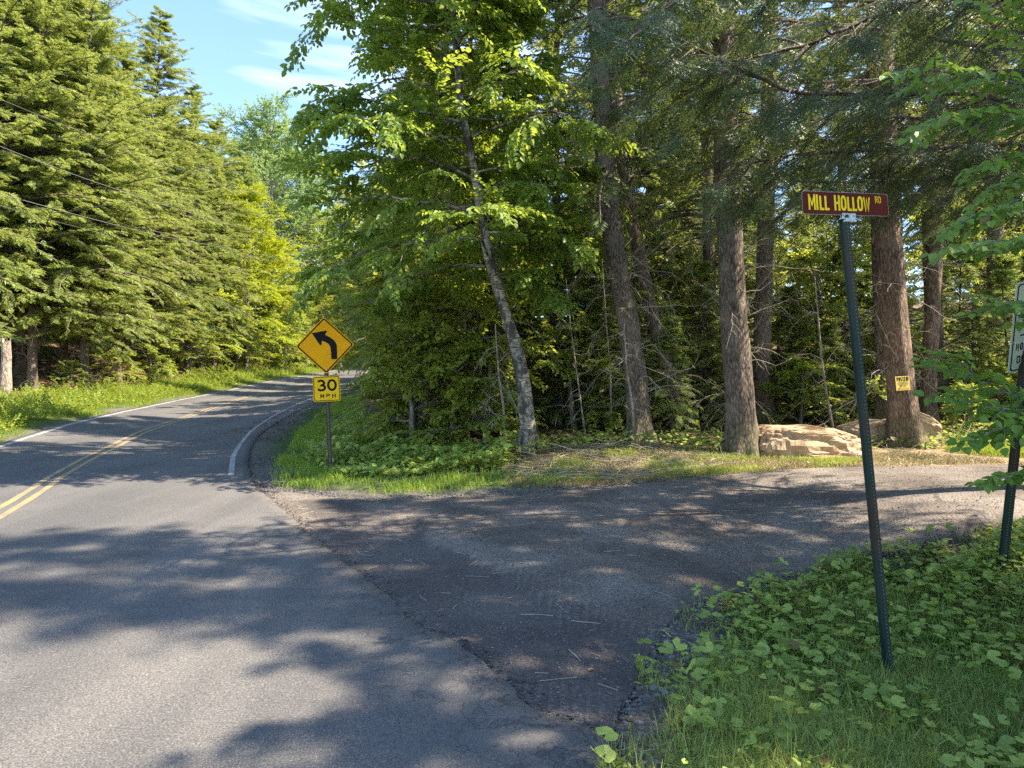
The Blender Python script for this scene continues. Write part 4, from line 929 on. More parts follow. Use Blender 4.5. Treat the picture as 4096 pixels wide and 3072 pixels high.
# ---- trees beyond the frame that shade the junction
gF = 'trees right of the junction that shade it'
SH = [(9.5, 6.2, 20, 0, .52), (12.5, 6.1, 21, 1, .42), (16, 6.6, 23, 1, .4), (8.6, 4.9, 14, 0, .36), (8.3, 4.15, 10.5, 1, .36), (12.2, 3.3, 13, 1, .34), (9.2, 2.2, 9, 0, .36), (13.5, 5.6, 22, 1, .45), (7.4, 3.15, 9.4, 2, .50), (10.5, 4.85, 17, 1, .50), (15, 5.1, 22, 0, .5), (6.6, 4.6, 7, 1, .35), (19, 6.6, 23, 2, .5), (9, -3, 14, 1, .6), (17, 14.5, 22, 1, .5), (24, 17.5, 23, 0, .7), (31, 27, 23, 1, .7), (26, 33, 22, 0, .8)]
for X, Y, h, k, wd_ in SH:
    put(SHP[k % 2], 0, Y, 'hemlock beyond the right picture edge shading the junction', gF, sc=(wd_, wd_, h / 24), x=X)
# snag stub on the left
Ps = np.array([G(5, 399)]); b = Ps[0]
w = MB(); V, Q = trunk_mesh(np.array([[0, 0, 0], [.02, 0, .8], [.0, .02, 1.6], [-.03, 0, 2.25]]), .20, .15, .3, 9, K=40, S=26, rough=.1)
V = V.reshape(40, 26, 3); V[-1, :, 2] += np.array([.16 * math.sin(k * 1.9) + .1 * math.sin(k * .7) for k in range(26)]); V[-2, :, 2] += np.array([.06 * math.sin(k * 1.9) for k in range(26)])
w.add(V.reshape(-1, 3), Q, smooth=True); w.add(V[-1] * [.96, .96, 1] - [0, 0, .06], T=[[0, k, k + 1] for k in range(1, 25)])
st = build_tree('tree_stub', (b[0], b[1], b[2] - .05), 'broken pale tree stub standing at the left edge across the road', 'dead tree', None, None, w, None, M['bark_snag'])
# remove prototypes
for r in protos_all:
    for c in [c for c in bpy.data.objects if c.parent == r]: bpy.data.objects.remove(c)
    bpy.data.objects.remove(r)
print('stage trees done')
#PART2
# ================================================================== SIGNS
def green_post():
    m, nt, ns, lk = new_mat('dark_green_post'); o = N(ns, 'ShaderNodeOutputMaterial'); q = N(ns, 'ShaderNodeBsdfPrincipled'); q.inputs['Roughness'].default_value = .65; q.inputs['Specular IOR Level'].default_value = .3
    tc = N(ns, 'ShaderNodeTexCoord'); mp = N(ns, 'ShaderNodeMapping'); mp.inputs['Scale'].default_value = (14, 14, 1.3); lk.new(tc.outputs['Object'], mp.inputs[0])
    n1 = N(ns, 'ShaderNodeTexNoise'); n1.inputs['Scale'].default_value = 1; n1.inputs['Detail'].default_value = 6; lk.new(mp.outputs[0], n1.inputs['Vector'])
    r1 = ramp(ns, [(.35, (.008, .018, .014)), (.52, (.016, .034, .026)), (.62, (.045, .030, .020)), (.75, (.07, .075, .06))]); lk.new(n1.outputs[0], r1.inputs[0])
    sz = N(ns, 'ShaderNodeSeparateXYZ'); lk.new(tc.outputs['Object'], sz.inputs[0]); r2 = ramp(ns, [(.27, (0, 0, 0)), (.29, (1, 1, 1)), (.40, (1, 1, 1)), (.44, (0, 0, 0))]); d = N(ns, 'ShaderNodeMath'); d.operation = 'DIVIDE'; d.inputs[1].default_value = 3.1; lk.new(sz.outputs[2], d.inputs[0]); lk.new(d.outputs[0], r2.inputs[0])
    f = N(ns, 'ShaderNodeMath'); f.operation = 'MULTIPLY'; f.inputs[1].default_value = .6; lk.new(r2.outputs[0], f.inputs[0])
    c = mixc(ns, lk, f.outputs[0], r1.outputs[0], (.055, .032, .022)); lk.new(c, q.inputs['Base Color']); lk.new(q.outputs[0], o.inputs[0]); return m
M['post_green'] = green_post()
M['post_brown'] = plain('rusty_brown_post', (.060, .045, .032), .7, var=.4, bscale=12)
M['hole'] = plain('post_hole', (.10, .115, .10), .8)
M['hole_pale'] = plain('post_hole_painted_light', (.28, .24, .18), .9)  # pale disc colour stands in for light showing through the brown post's holes
M['sign_brown'] = plain('brown_sign_face', (.095, .014, .009), .6, spec=.12, var=.25, bscale=5)
M['sign_text_y'] = plain('yellow_letters', (.85, .58, .02), .6, spec=.1, var=.1, bscale=14)
M['sign_yellow'] = plain('yellow_sign_face', (.72, .33, .004), .6, spec=.1, var=.05, bscale=4)
M['sign_yellow2'] = plain('yellow_plate_face', (.76, .46, .010), .6, spec=.1, var=.05, bscale=5)
M['black'] = plain('black_sign_ink', (.010, .009, .009), .6, spec=.1)
M['sign_white'] = plain('white_sign_face', (.52, .56, .47), .45, var=.06, bscale=4)
M['metal'] = plain('galvanised_metal', (.40, .42, .42), .4, metal=.7, var=.25, bscale=30)
M['notice'] = plain('yellow_notice_paper', (.75, .55, .12), .7, var=.1, bscale=12)
M['wire'] = plain('utility_wire_metal', (.13, .13, .12), .7)

def arc(cx, cy, rx, ry, a0, a1, n=10):
    return [(cx + rx * math.cos(rad(a0 + (a1 - a0) * i / n)), cy + ry * math.sin(rad(a0 + (a1 - a0) * i / n))) for i in range(n + 1)]
ST = {
 'M': [[(0, 0), (0, 1)], [(0, 1), (.5, .3), (1, 1)], [(1, 1), (1, 0)]], 'I': [[(.5, 0), (.5, 1)]], 'L': [[(0, 1), (0, 0), (1, 0)]],
 'H': [[(0, 0), (0, 1)], [(1, 0), (1, 1)], [(0, .5), (1, .5)]],
 'O': [[(1, .3), (1, .7)] + arc(.5, .7, .5, .3, 0, 180)[1:] + [(0, .3)] + arc(.5, .3, .5, .3, 180, 360)[1:]],
 'W': [[(0, 1), (.25, 0), (.5, .85), (.75, 0), (1, 1)]],
 'R': [[(0, 0), (0, 1)], [(0, 1), (.55, 1)] + arc(.55, .76, .42, .24, 90, -90)[1:] + [(0, .52)], [(.5, .52), (1, 0)]],
 'D': [[(0, 0), (0, 1), (.45, 1)] + arc(.45, .7, .55, .3, 90, 0)[1:] + [(1, .3)] + arc(.45, .3, .55, .3, 0, -90)[1:] + [(0, 0)]],
 'P': [[(0, 0), (0, 1), (.55, 1)] + arc(.55, .74, .45, .26, 90, -90)[1:] + [(0, .48)]],
 'S': [arc(.5, .75, .5, .25, 20, 270)[:] + arc(.5, .25, .5, .25, 90, -160)[1:]],
 'T': [[(.5, 0), (.5, 1)], [(0, 1), (1, 1)]], 'E': [[(1, 1), (0, 1), (0, 0), (1, 0)], [(0, .5), (.8, .5)]],
 'N': [[(0, 0), (0, 1), (1, 0), (1, 1)]], 'A': [[(0, 0), (.5, 1), (1, 0)], [(.2, .32), (.8, .32)]],
 'C': [arc(.5, .7, .5, .3, 10, 180) + arc(.5, .3, .5, .3, 180, 350)], '1': [[(.15, .8), (.5, 1), (.5, 0)]],
 'G': [arc(.5, .7, .5, .3, 10, 180) + arc(.5, .3, .5, .3, 180, 360) + [(1, .48), (.55, .48)]],
 'U': [[(0, 1), (0, .3)] + arc(.5, .3, .5, .3, 180, 360)[1:] + [(1, 1)]], 'Y': [[(0, 1), (.5, .5), (1, 1)], [(.5, .5), (.5, 0)]],
 '3': [arc(.46, .745, .42, .255, 155, -80) , [(.34, .5), (.5, .5)] + arc(.48, .265, .52, .265, 85, -155)[0:]],
 '0': [arc(.5, .5, .5, .5, 90, 450, 28)], '-': [[(0, .45), (1, .45)]], '!': [[(.5, 1), (.5, .28)], [(.5, .12), (.5, 0)]],
 'V': [[(0, 1), (.5, 0), (1, 1)]], 'F': [[(1, 1), (0, 1), (0, 0)], [(0, .5), (.8, .5)]], ',': [], ' ': []}
def glyph(mb, ch, x, z, w, h, sw, y0, m=0, off=None):
    for si, pl in enumerate(ST.get(ch, [])):
        P = np.array(pl, float); P[:, 0] = x + sw / 2 + P[:, 0] * (w - sw); P[:, 1] = z + sw / 2 * (0 if len(P) == 2 and P[0, 0] == P[1, 0] else 1) + P[:, 1] * (h - (0 if len(P) == 2 and P[0, 0] == P[1, 0] else sw))
        closed = np.linalg.norm(P[0] - P[-1]) < 1e-6
        d = np.diff(P, axis=0); d = d / np.linalg.norm(d, axis=1, keepdims=True); n = np.stack([-d[:, 1], d[:, 0]], 1)
        nn = np.zeros_like(P); nn[:-1] += n; nn[1:] += n
        if closed: nn[0] += n[-1]; nn[-1] += n[0]
        ln = np.linalg.norm(nn, axis=1, keepdims=True); nn = nn / ln
        k = np.ones(len(P)); k[1:-1] = 1 / np.maximum(.45, (nn[1:-1] * n[:-1]).sum(1))
        o = nn * (sw / 2) * k[:, None]; y = y0 - .0002 * si
        A = P + o; B = P - o
        V = np.concatenate([np.stack([A[:, 0], np.full(len(A), y), A[:, 1]], 1), np.stack([B[:, 0], np.full(len(B), y), B[:, 1]], 1)])
        nq = len(P); Q = [[i, i + 1, nq + i + 1, nq + i] for i in range(nq - 1)]
        mb.add(V, Q, m=m)
def text(mb, s, x, z, w, h, sw, y0, gap=.3, m=0):
    """text of total width w, starting at x"""
    un = sum(.35 if c in 'I1!' else .5 if c == ' ' else 1 for c in s) + gap * (len(s) - 1); cw = w / un; cx = x
    for c in s:
        k = .35 if c in 'I1!' else .5 if c == ' ' else 1
        if c == 'I': glyph(mb, c, cx, z, sw, h, sw * .999, y0, m)
        else: glyph(mb, c, cx, z, cw * k, h, sw, y0, m)
        cx += cw * (k + gap)
def rrect(w, h, r, n=6, rot=0):
    pts = []
    for cx, cz, a in ((w / 2 - r, h / 2 - r, 0), (-w / 2 + r, h / 2 - r, 90), (-w / 2 + r, -h / 2 + r, 180), (w / 2 - r, -h / 2 + r, 270)):
        pts += [(cx + r * math.cos(rad(a + 90 * i / n)), cz + r * math.sin(rad(a + 90 * i / n))) for i in range(n + 1)]
    P = np.array(pts); c, s = math.cos(rot), math.sin(rot)
    return P @ np.array([[c, s], [-s, c]])
def plate_mb(P2, y0, y1, m=0):
    """solid plate from outline (x,z) between y0 (front) and y1"""
    mb = MB(); n = len(P2); c = P2.mean(0)
    V = np.concatenate([np.stack([P2[:, 0], np.full(n, y0), P2[:, 1]], 1), np.stack([P2[:, 0], np.full(n, y1), P2[:, 1]], 1), [[c[0], y0, c[1]], [c[0], y1, c[1]]]])
    T = [[2 * n, i, (i + 1) % n] for i in range(n)] + [[2 * n + 1, n + (i + 1) % n, n + i] for i in range(n)]
    Q = [[i, n + i, n + (i + 1) % n, (i + 1) % n] for i in range(n)]
    mb.add(V, Q, T, m=m); return mb
def ring_mb(Po, Pi, y, m=0):
    mb = MB(); n = len(Po); V = np.concatenate([np.stack([Po[:, 0], np.full(n, y), Po[:, 1]], 1), np.stack([Pi[:, 0], np.full(n, y), Pi[:, 1]], 1)])
    mb.add(V, [[i, (i + 1) % n, n + (i + 1) % n, n + i] for i in range(n)], m=m); return mb
def upost(mb, Lz, w=.08, z0=-.3, m=0, hm=1, x0=0, y0=0, step=.0254):
    k = w / .08
    pr = np.array([(-.040, .012), (-.027, .012), (-.017, -.016), (.017, -.016), (.027, .012), (.040, .012)]) * k
    bk = pr + np.array([0, .005]); ring = np.concatenate([pr, bk[::-1]]); n = len(ring)
    zs = np.linspace(z0, Lz, 14)
    V = np.concatenate([np.stack([ring[:, 0] + x0, ring[:, 1] + y0, np.full(n, z)], 1) for z in zs])
    Q = [[r * n + i, r * n + (i + 1) % n, (r + 1) * n + (i + 1) % n, (r + 1) * n + i] for r in range(13) for i in range(n)]
    top = 13 * n; Q += [[top + i, top + i + 1, top + n - 2 - i, top + n - 1 - i] for i in range(5)]
    mb.add(V, Q, m=m)
    a = np.arange(8) / 8 * 2 * np.pi; hz = np.arange(.1, Lz - .02, step)
    for xx, yy in ((0, -.0172 * k), (.034 * k, .0112 * k)):
        hv = np.stack([.0052 * np.cos(a), 0 * a, .0052 * np.sin(a)], 1)
        V = (hv[None] + np.array([xx + x0, yy + y0, 0]) + np.stack([0 * hz, 0 * hz, hz], 1)[:, None]).reshape(-1, 3)
        i = np.arange(len(hz))[:, None] * 8
        mb.add(V, np.concatenate([i + [0, 1, 2, 3], i + [0, 3, 4, 7], i + [4, 5, 6, 7]]), m=hm)
def frame_obj(o, x, y, z, loc):
    from mathutils import Matrix
    m = Matrix(((x[0], y[0], z[0], loc[0]), (x[1], y[1], z[1], loc[1]), (x[2], y[2], z[2], loc[2]), (0, 0, 0, 1))); o.matrix_world = m
# --- curve warning sign
b = G(330.6, 470)
root = empty('warning_sign', b, 'yellow diamond left curve sign with a 30 MPH plate on a brown post', 'road sign')
root.rotation_euler = (0, -rad(3.0), rad(9))
mb = MB(); upost(mb, 2.62, .078, m=0, hm=1); mb.build('post', [M['post_brown'], M['hole_pale']], root)
s_ = b[1] / F
hD = (470 - 345.6) * s_; hP = (470 - 389.0) * s_; half = 27.9 * s_; side_ = half * math.sqrt(2) * 1.035
D0 = rrect(side_, side_, .045, rot=math.pi / 4)
q = plate_mb(D0, -.026, -.022); bd = q.build('sign_board', [M['sign_yellow']], root); bd.location = (0, 0, hD)
k1, k2 = (side_ - .030) / side_, (side_ - .074) / side_
br_ = ring_mb(rrect(side_ * k1, side_ * k1, .038, rot=math.pi / 4), rrect(side_ * k2, side_ * k2, .028, rot=math.pi / 4), -.0268).build('border', [M['black']], bd)
# arrow outline read off the photograph, unit = half diagonal
AR = [(610, 592), (640, 822), (640, 822)]
c0 = (612, 598); sc_ = 1 / 455.0
shaft_r = [(808, 822), (800, 600), (780, 545), (745, 505), (700, 470), (610, 425)]
shaft_l = [(712, 822), (700, 650), (692, 612), (670, 575), (630, 550), (563, 520)]
lean = rad(2.6)
def am(p):
    x = (p[0] - c0[0]) * sc_ * half; z = -(p[1] - c0[1]) * sc_ * half
    return (x * math.cos(lean) + z * math.sin(lean), -x * math.sin(lean) + z * math.cos(lean))
mb = MB(); A = [am(p) for p in shaft_r]; B = [am(p) for p in shaft_l]; yy = -.0270
V = [(p[0], yy, p[1]) for p in A] + [(p[0], yy, p[1]) for p in B]
mb.add(V, [[i, i + 1, 7 + i, 6 + i] for i in range(5)])
tip = am((400, 400)); h1 = [am(p) for p in [(630, 352), (642, 372), (610, 425)]]; h2 = [am(p) for p in [(563, 520), (556, 585), (542, 598), (528, 590)]]
poly = [tip] + h1 + h2; V = [(p[0], yy - .0004, p[1]) for p in poly]; mb.add(V, T=[[0, i, i + 1] for i in range(1, len(poly) - 1)])
mb.build('arrow', [M['black']], bd)
def bolt(x, z, y, par, r=.008):
    mb = MB(); a = np.arange(8) / 8 * 2 * np.pi
    P2 = np.stack([x + r * np.cos(a), z + r * np.sin(a)], 1); q = plate_mb(P2, y - .006, y); q.build('bolt', [M['metal']], par)
bolt(0, half * .84, -.026, bd); bolt(0, -half * .84, -.026, bd)
pw = .475; ph = .455
bp = plate_mb(rrect(pw, ph, .035), -.026, -.022).build('speed_plate', [M['sign_yellow2']], root); bp.location = (-.005, 0, hP)
ring_mb(rrect(pw - .02, ph - .02, .03), rrect(pw - .045, ph - .045, .02), -.0268).build('border', [M['black']], bp)
mb = MB(); glyph(mb, '3', -.172, -.045, .165, .215, .040, -.0270); glyph(mb, '0', .010, -.045, .170, .215, .040, -.0270); mb.build('numeral', [M['black']], bp)
mb = MB(); text(mb, 'MPH', -.115, -.165, .27, .075, .016, -.0270, gap=.55); mb.build('lettering', [M['black']], bp)
bolt(.005, .175, -.026, bp); bolt(.005, -.155, -.026, bp)
# --- street name sign
b = pt(891, 684, 4.95); tp = pt(845, 215, 4.95)
root = empty('street_sign', (0, 0, 0), 'leaning street name sign, brown blade with yellow letters on a green post', 'road sign')
zx = nrm(tp - b); xx = nrm(np.array([1, .18, 0]) - zx * (zx @ np.array([1, .18, 0]))); yx = np.cross(zx, xx)
frame_obj(root, xx, yx, zx, b)
Lp = np.linalg.norm(tp - b)
mb = MB(); upost(mb, Lp, .075, z0=-.5); mb.build('post', [M['post_green'], M['hole']], root)
# rust patch section handled by material; blade
Lc = pt(802.0, 202.4, 4.83); Rc = pt(887.6, 205.4, 5.07)
bx = nrm(Rc - Lc); bz = nrm(zx - bx * (zx @ bx)); by = np.cross(bz, bx); bl = np.linalg.norm(Rc - Lc); bh = 23.0 / F * 4.86; ctr = (Lc + Rc) / 2
from mathutils import Matrix
rm = root.matrix_world.inverted()
def child_frame(o, x, y, z, loc):
    m = Matrix(((x[0], y[0], z[0], loc[0]), (x[1], y[1], z[1], loc[1]), (x[2], y[2], z[2], loc[2]), (0, 0, 0, 1)))
    o.matrix_local = Rinv @ m
Rmat = Matrix(((xx[0], yx[0], zx[0], b[0]), (xx[1], yx[1], zx[1], b[1]), (xx[2], yx[2], zx[2], b[2]), (0, 0, 0, 1))); Rinv = Rmat.inverted()
blade = plate_mb(rrect(bl, bh, .018), -.003, .003).build('name_blade', [M['sign_brown']], root)
child_frame(blade, bx, by, bz, ctr)
rim = ring_mb(rrect(bl + .002, bh + .002, .019), rrect(bl - .001, bh - .001, .018), -.0032).build('blade_rim', [M['metal']], blade)
mb = MB(); u0 = -bl / 2; us = bl / 1720.0; zb = -bh / 2 + .185 * bh; lh = .68 * bh; yf = -.0040
for ch, xa, xb in [('M', 370, 505), ('I', 520, 566), ('L', 584, 690), ('L', 686, 795), ('H', 875, 990), ('O', 1005, 1118), ('L', 1135, 1245), ('L', 1238, 1345), ('O', 1338, 1452), ('W', 1460, 1602)]:
    k = (37 if ch != 'W' and ch != 'M' else 31) * us
    if ch == 'I': glyph(mb, 'I', u0 + (xa - 255) * us, zb, k, lh, k * .999, yf)
    else: glyph(mb, ch, u0 + (xa - 255) * us, zb, (xb - xa) * us, lh, k, yf)
for ch, xa, xb in [('R', 1708, 1764), ('D', 1775, 1830)]: glyph(mb, ch, u0 + (xa - 255) * us, zb + .50 * bh * .78, (xb - xa) * us, .31 * bh, 14 * us, yf)
mb.build('lettering', [M['sign_text_y']], blade)
cl = MB(); cx_ = u0 + (1145 - 255) * us
cl.box((cx_, -.006, -bh / 2 - .006), (.115, .004, .034)); cl.box((cx_, .008, -bh / 2 - .006), (.115, .004, .034)); cl.box((cx_, .001, -bh / 2 - .024), (.125, .030, .006)); cl.box((cx_, .001, -bh / 2 - .036), (.08, .04, .022))
clamp = cl.build('bracket', [M['metal']], blade)
bolt(cx_ - .042, -bh / 2 - .004, -.008, clamp, .006); bolt(cx_ + .042, -bh / 2 - .004, -.008, clamp, .006)
# --- white seasonal highway sign
b = pt(1002, 576, 6.35); b[2] = min(b[2], float(H(b[0], b[1])) + .02); tp = pt(1036, 262, 5.80)
root = empty('regulatory_sign', (0, 0, 0), 'white seasonal limited use highway sign cut by the right picture edge', 'road sign')
zx = nrm(tp - b); v0 = np.array([1, -.35, 0]); xx = nrm(v0 - zx * (zx @ v0)); yx = np.cross(zx, xx)
frame_obj(root, xx, yx, zx, b)
Rmat = Matrix(((xx[0], yx[0], zx[0], b[0]), (xx[1], yx[1], zx[1], b[1]), (xx[2], yx[2], zx[2], b[2]), (0, 0, 0, 1))); Rinv = Rmat.inverted()
mb = MB(); upost(mb, np.linalg.norm(tp - b) - .05, .075, z0=-.4); mb.build('post', [M['post_green'], M['hole']], root)
A_ = pt(1007.5, 374, 6.0); U_ = pt(1016.5, 283, 5.72) - A_; X_ = pt(1071, 357.5, 6.08) - A_; X_ = X_ - U_ * (X_ @ U_) / (U_ @ U_)
hh_ = np.linalg.norm(U_); ww_ = np.linalg.norm(X_); ux = X_ / ww_; uz = U_ / hh_; uy = nrm(np.cross(uz, ux)); cc = A_ + U_ / 2 + X_ / 2
bd = plate_mb(rrect(ww_, hh_, .035), -.003, .003).build('sign_board', [M['sign_white']], root); child_frame(bd, ux, uy, uz, cc)
ring_mb(rrect(ww_ - .03, hh_ - .03, .028), rrect(ww_ - .052, hh_ - .052, .02), -.0042).build('border', [M['black']], bd)
mb = MB(); W2 = ww_
for s, w_, zc, h_ in [('SEASONAL', .38, .235, .075), ('LIMITED USE', .47, .115, .075), ('HIGHWAY', .40, -.005, .08), ('NO MAINTENANCE', W2 - .10, -.195, .065), ('DEC 1 - APR 1', .46, -.305, .065)]:
    text(mb, s, -w_ / 2, zc, w_, h_, .011, -.0045, gap=.28)
mb.box((0, -.0046, -.065), (W2 - .16, .0008, .012)); mb.build('lettering', [M['black']], bd)
# --- posted notice on the trunk
b = pt(902.7, 383.2, 14.16); root = empty('posted_notice', b, 'small yellow POSTED notice nailed to the big reddish hemlock trunk', 'notice'); root.rotation_euler = (rad(-2), -rad(3.5), rad(6))
sz = .285
nb_ = plate_mb(rrect(sz, sz * .95, .004), -.003, .003).build('notice_board', [M['notice']], root)
mb = MB(); text(mb, 'POSTED!', -.118, .035, .24, .085, .016, -.0040, gap=.22); mb.build('heading', [M['black']], root)
mb = MB()
for s, w_, z_ in [('PRIVATE PROPERTY', .17, .010), ('HUNTING FISHING TRAPPING', .22, -.012), ('OR TRESPASSING FOR ANY', .20, -.032), ('PURPOSE IS STRICTLY', .16, -.052), ('FORBIDDEN', .13, -.072)]:
    text(mb, s, -w_ / 2, z_, w_, .013, .0032, -.0040, gap=.35)
mb.box((0, -.0042, -.095), (.23, .0006, .003)); mb.box((0, -.0042, -.115), (.23, .0006, .003)); mb.build('small_print', [M['black']], root)

# ================================================================== BOULDERS
import bmesh
from mathutils import noise as mn
def boulder(name, c, size, label, seed, rz, prof, sub=6):
    bm = bmesh.new(); bmesh.ops.create_icosphere(bm, subdivisions=sub, radius=1)
    V = np.array([v.co[:] for v in bm.verts]); e = .42
    S = np.sign(V) * np.abs(V) ** e; S = S / np.maximum(1, (np.abs(S) ** 4.0).sum(1) ** .25)[:, None] * 1.0
    x = S[:, 0]
    out = np.empty_like(S); hz = prof(x)
    for i, p in enumerate(S):
        q = Vector((p[0] * 1.3 + seed, p[1] * 1.1, p[2] * 1.2 + .4 * p[0]))
        n1 = mn.fractal(q * .9, 1.0, 2.0, 3); n2 = mn.ridged_multi_fractal(q * 1.7, .9, 2.1, 4, 1.0, 2.0) - 1.0; st_ = mn.cell(Vector((0, 0, math.floor((p[2] + .35 * p[0] + .15 * n1) * 4.5)))) 
        n3 = mn.fractal(q * 7, .8, 2.0, 4)
        nn = Vector(V[i]); vd = mn.voronoi(q * 1.1)[0]; k = .17 * n1 + .035 * n2 + .035 * n3 + .006 * st_ - .10 * max(0, .25 - (vd[1] - vd[0])) * 4 * .35
        out[i] = (p[0] + nn.x * k, p[1] + nn.y * k * 1.3, p[2] + nn.z * k * .7)
    out[:, 2] *= hz; out = out * np.array(size) / 2
    for v, p in zip(bm.verts, out): v.co = p
    me = bpy.data.meshes.new(name); bm.to_mesh(me); bm.free(); me.materials.append(M['rock'])
    o = bpy.data.objects.new(name, me); COL.objects.link(o); o.location = c; o.rotation_euler = (0, rad(2), rz)
    return tag(o, label, 'boulder')
P = G(811, 456); boulder('boulder', (P[0], P[1] + .42, P[2] + .18), (2.16, 1.15, .74), 'long low tan sandstone boulder between the thick hemlock and the name post', 3.1, rad(8), lambda x: np.interp(x, [-1, -.6, -.1, .5, 1], [.82, .95, 1.04, .86, .62]))
P = G(928, 444); boulder('boulder', (P[0], P[1] + .35, P[2] + .22), (.80, .85, .80), 'yellowish mossy boulder right of the posted trunk, higher and narrower', 7.7, rad(-10), lambda x: np.interp(x, [-1, -.3, .3, 1], [1.0, 1.1, .9, .45]), 5)
P = G(890, 447); boulder('boulder', (P[0] - .02, P[1] + .75, P[2] + .18), (1.3, .9, .85), 'brownish boulder mostly hidden behind the posted trunk', 9.7, rad(5), lambda x: np.interp(x, [-1, 0, 1], [.55, .8, 1.05]), 5)

# ================================================================== WIRES
WI = [([(-260, 40), (-120, 96), (0, 147), (77, 176), (154, 202), (232, 225), (278, 238), (320, 249)], 'upper middle utility wire, the palest of the wires crossing the hemlocks', .009),
      ([(-260, -20), (-120, 42), (0, 100), (77, 130), (154, 160), (216, 182), (260, 196)], 'topmost utility wire crossing the left hemlocks', .006),
      ([(-260, 120), (-120, 158), (0, 194), (77, 215), (154, 235), (232, 249), (300, 262)], 'thick lower utility wire crossing the left hemlocks', .010),
      ([(-260, 140), (-120, 175), (0, 205), (54, 221), (96, 232), (150, 243), (200, 250)], 'lowest thin utility wire just under the thick one', .006)]
for pl, lb, r in WI:
    n = len(pl); ds = 1 / np.linspace(1 / 16., 1 / 58., n)
    P = resample(np.array([pt(a, b_, d) for (a, b_), d in zip(pl, ds)]), 60); V, Q = tubes(P[None], np.full((1, 60), r), 5)
    tag(mesh_obj('utility_wire', V, Q, mats=[M['wire']], smooth=True), lb, 'wire')

# ================================================================== GROUND COVER
def blades(P, h, w, bend, rng):
    n = len(P); az = rng.uniform(0, 6.283, n); d = np.stack([np.cos(az), np.sin(az), 0 * az], 1); s = np.stack([-np.sin(az), np.cos(az), 0 * az], 1)
    sa = rng.uniform(0, 6.283, n); s = np.stack([np.cos(sa), np.sin(sa), 0 * sa], 1)
    z = np.array([0, 0, 1.]); h = h[:, None]; w = w[:, None]; bd = bend[:, None]
    m1 = P + z * h * .5 + d * h * bd * .22; m2 = P + z * h * (1 - .35 * bd) + d * h * bd * .75
    V = np.stack([P - s * w, P + s * w, m1 + s * w * .85, m1 - s * w * .85, m2 + s * w * .15, m2 - s * w * .15], 1)
    i = np.arange(n)[:, None] * 6
    return V.reshape(-1, 3), np.concatenate([i + [0, 1, 2, 3], i + [3, 2, 4, 5]])
def scat(rng, poly, n, f=None):
    P = GP(poly)[:, :2] if len(poly[0]) == 2 and max(max(p) for p in poly) > 60 else np.array(poly)
    lo = P.min(0); hi = P.max(0); out = []; k = 0
    while k < n:
        q = rng.uniform(lo, hi, (n * 2, 2)); q = q[inpoly(q[:, 0], q[:, 1], P)]
        if f is not None: q = q[f(q[:, 0], q[:, 1]) > rng.random(len(q))]
        out.append(q); k += len(q)
        if len(out) > 60: break
    q = np.concatenate(out)[:n]; return np.stack([q[:, 0], q[:, 1], H(q[:, 0], q[:, 1])], 1)
def lobed(rng, n=12):
    a = np.linspace(-2.75, 2.75, n); r = 1 + .10 * np.sin(a * 4.5) + rng.normal(0, .05, n); r[0] *= .8; r[-1] *= .8
    V = [[0, 0, 0]] + [[r[i] * math.cos(a[i]), r[i] * math.sin(a[i]), .14 * abs(math.sin(a[i] * 2.2)) - .06 + rng.normal(0, .04)] for i in range(n)]
    return np.array(V) * .5, np.array([[0, i, i + 1] for i in range(1, n)])
rng = R_(91)
LB = [lobed(rng) for _ in range(6)]
def scatter_leaves(rng, mb, P, size, hgt, tilt=.35, m=0, templ=None):
    n = len(P); az = rng.uniform(0, 6.28, n); f = np.stack([np.cos(az), np.sin(az), rng.normal(-.1, .2, n)], 1)
    up = np.array([0, 0, 1.])[None] + rng.normal(0, tilt, (n, 3)) + np.array([0, -.15, 0])
    O = P + np.stack([0 * az, 0 * az, hgt], 1); ch = rng.integers(0, len(LB), n); B = basis(f, up, size)
    for k, (tv, tt) in enumerate(LB):
        s = ch == k
        V, T = inst(tv, tt, B[s], O[s]); mb.add(V, T=T, m=m)
NEARP = [(588, 790), (607, 768), (618, 720), (634, 690), (646, 655), (660, 632), (694, 604), (740, 589), (787, 577), (856, 556), (920, 545), (972, 537), (1024, 527), (1130, 525), (1130, 700), (1130, 800)]
NW = GP(NEARP)[:, :2]; NW = np.concatenate([NW, [[3.2, 2.2], [.6, 2.2]]])
def bare(x, y): return np.clip(1 - 1.15 * sst(.0, .5, fbm(x * 1.3, y * 1.3, 301, 3) + .30 - .9 * np.clip((x - yN_inv(x, y)) , 0, 1)), .05, 1)
def yN_inv(x, y): return np.interp(y, _ny_[1:], _nx_[1:])
def dens(x, y):
    e = np.clip((x - yN_inv(x, y)), 0, 5); return np.clip(sst(-.30, .65, e + 1.1 * fbm(x * 1.6, y * 1.6, 301, 3)) , 0, 1)
def grass_d(x, y): return dens(x, y) * np.clip(.35 + 1.6 * fbm(x * 1.1, y * 1.1, 311, 3), .05, 1)
def leaf_d(x, y): return np.clip(dens(x, y) + .10, 0, 1) * np.clip(.34 - 1.5 * fbm(x * 1.1, y * 1.1, 311, 3) + .5 * np.clip((x - 2.6) / 1.5, 0, 1), .04, 1)
mb = MB(); P = scat(rng, NW.tolist(), 90000, grass_d); n = len(P)
V, Q = blades(P - [0, 0, .01], rng.uniform(.03, .15, n) * (1 + .8 * (rng.random(n) < .08)), rng.uniform(.0012, .0030, n), rng.uniform(.1, 1.1, n), rng); mb.add(V, Q)
tag(mb.build('grass', [M['grass']]), 'fine green grass among the round leaves in the near right corner', 'grass', kind='stuff')
mb = MB(); P = scat(rng, NW.tolist(), 5600, leaf_d); n = len(P)
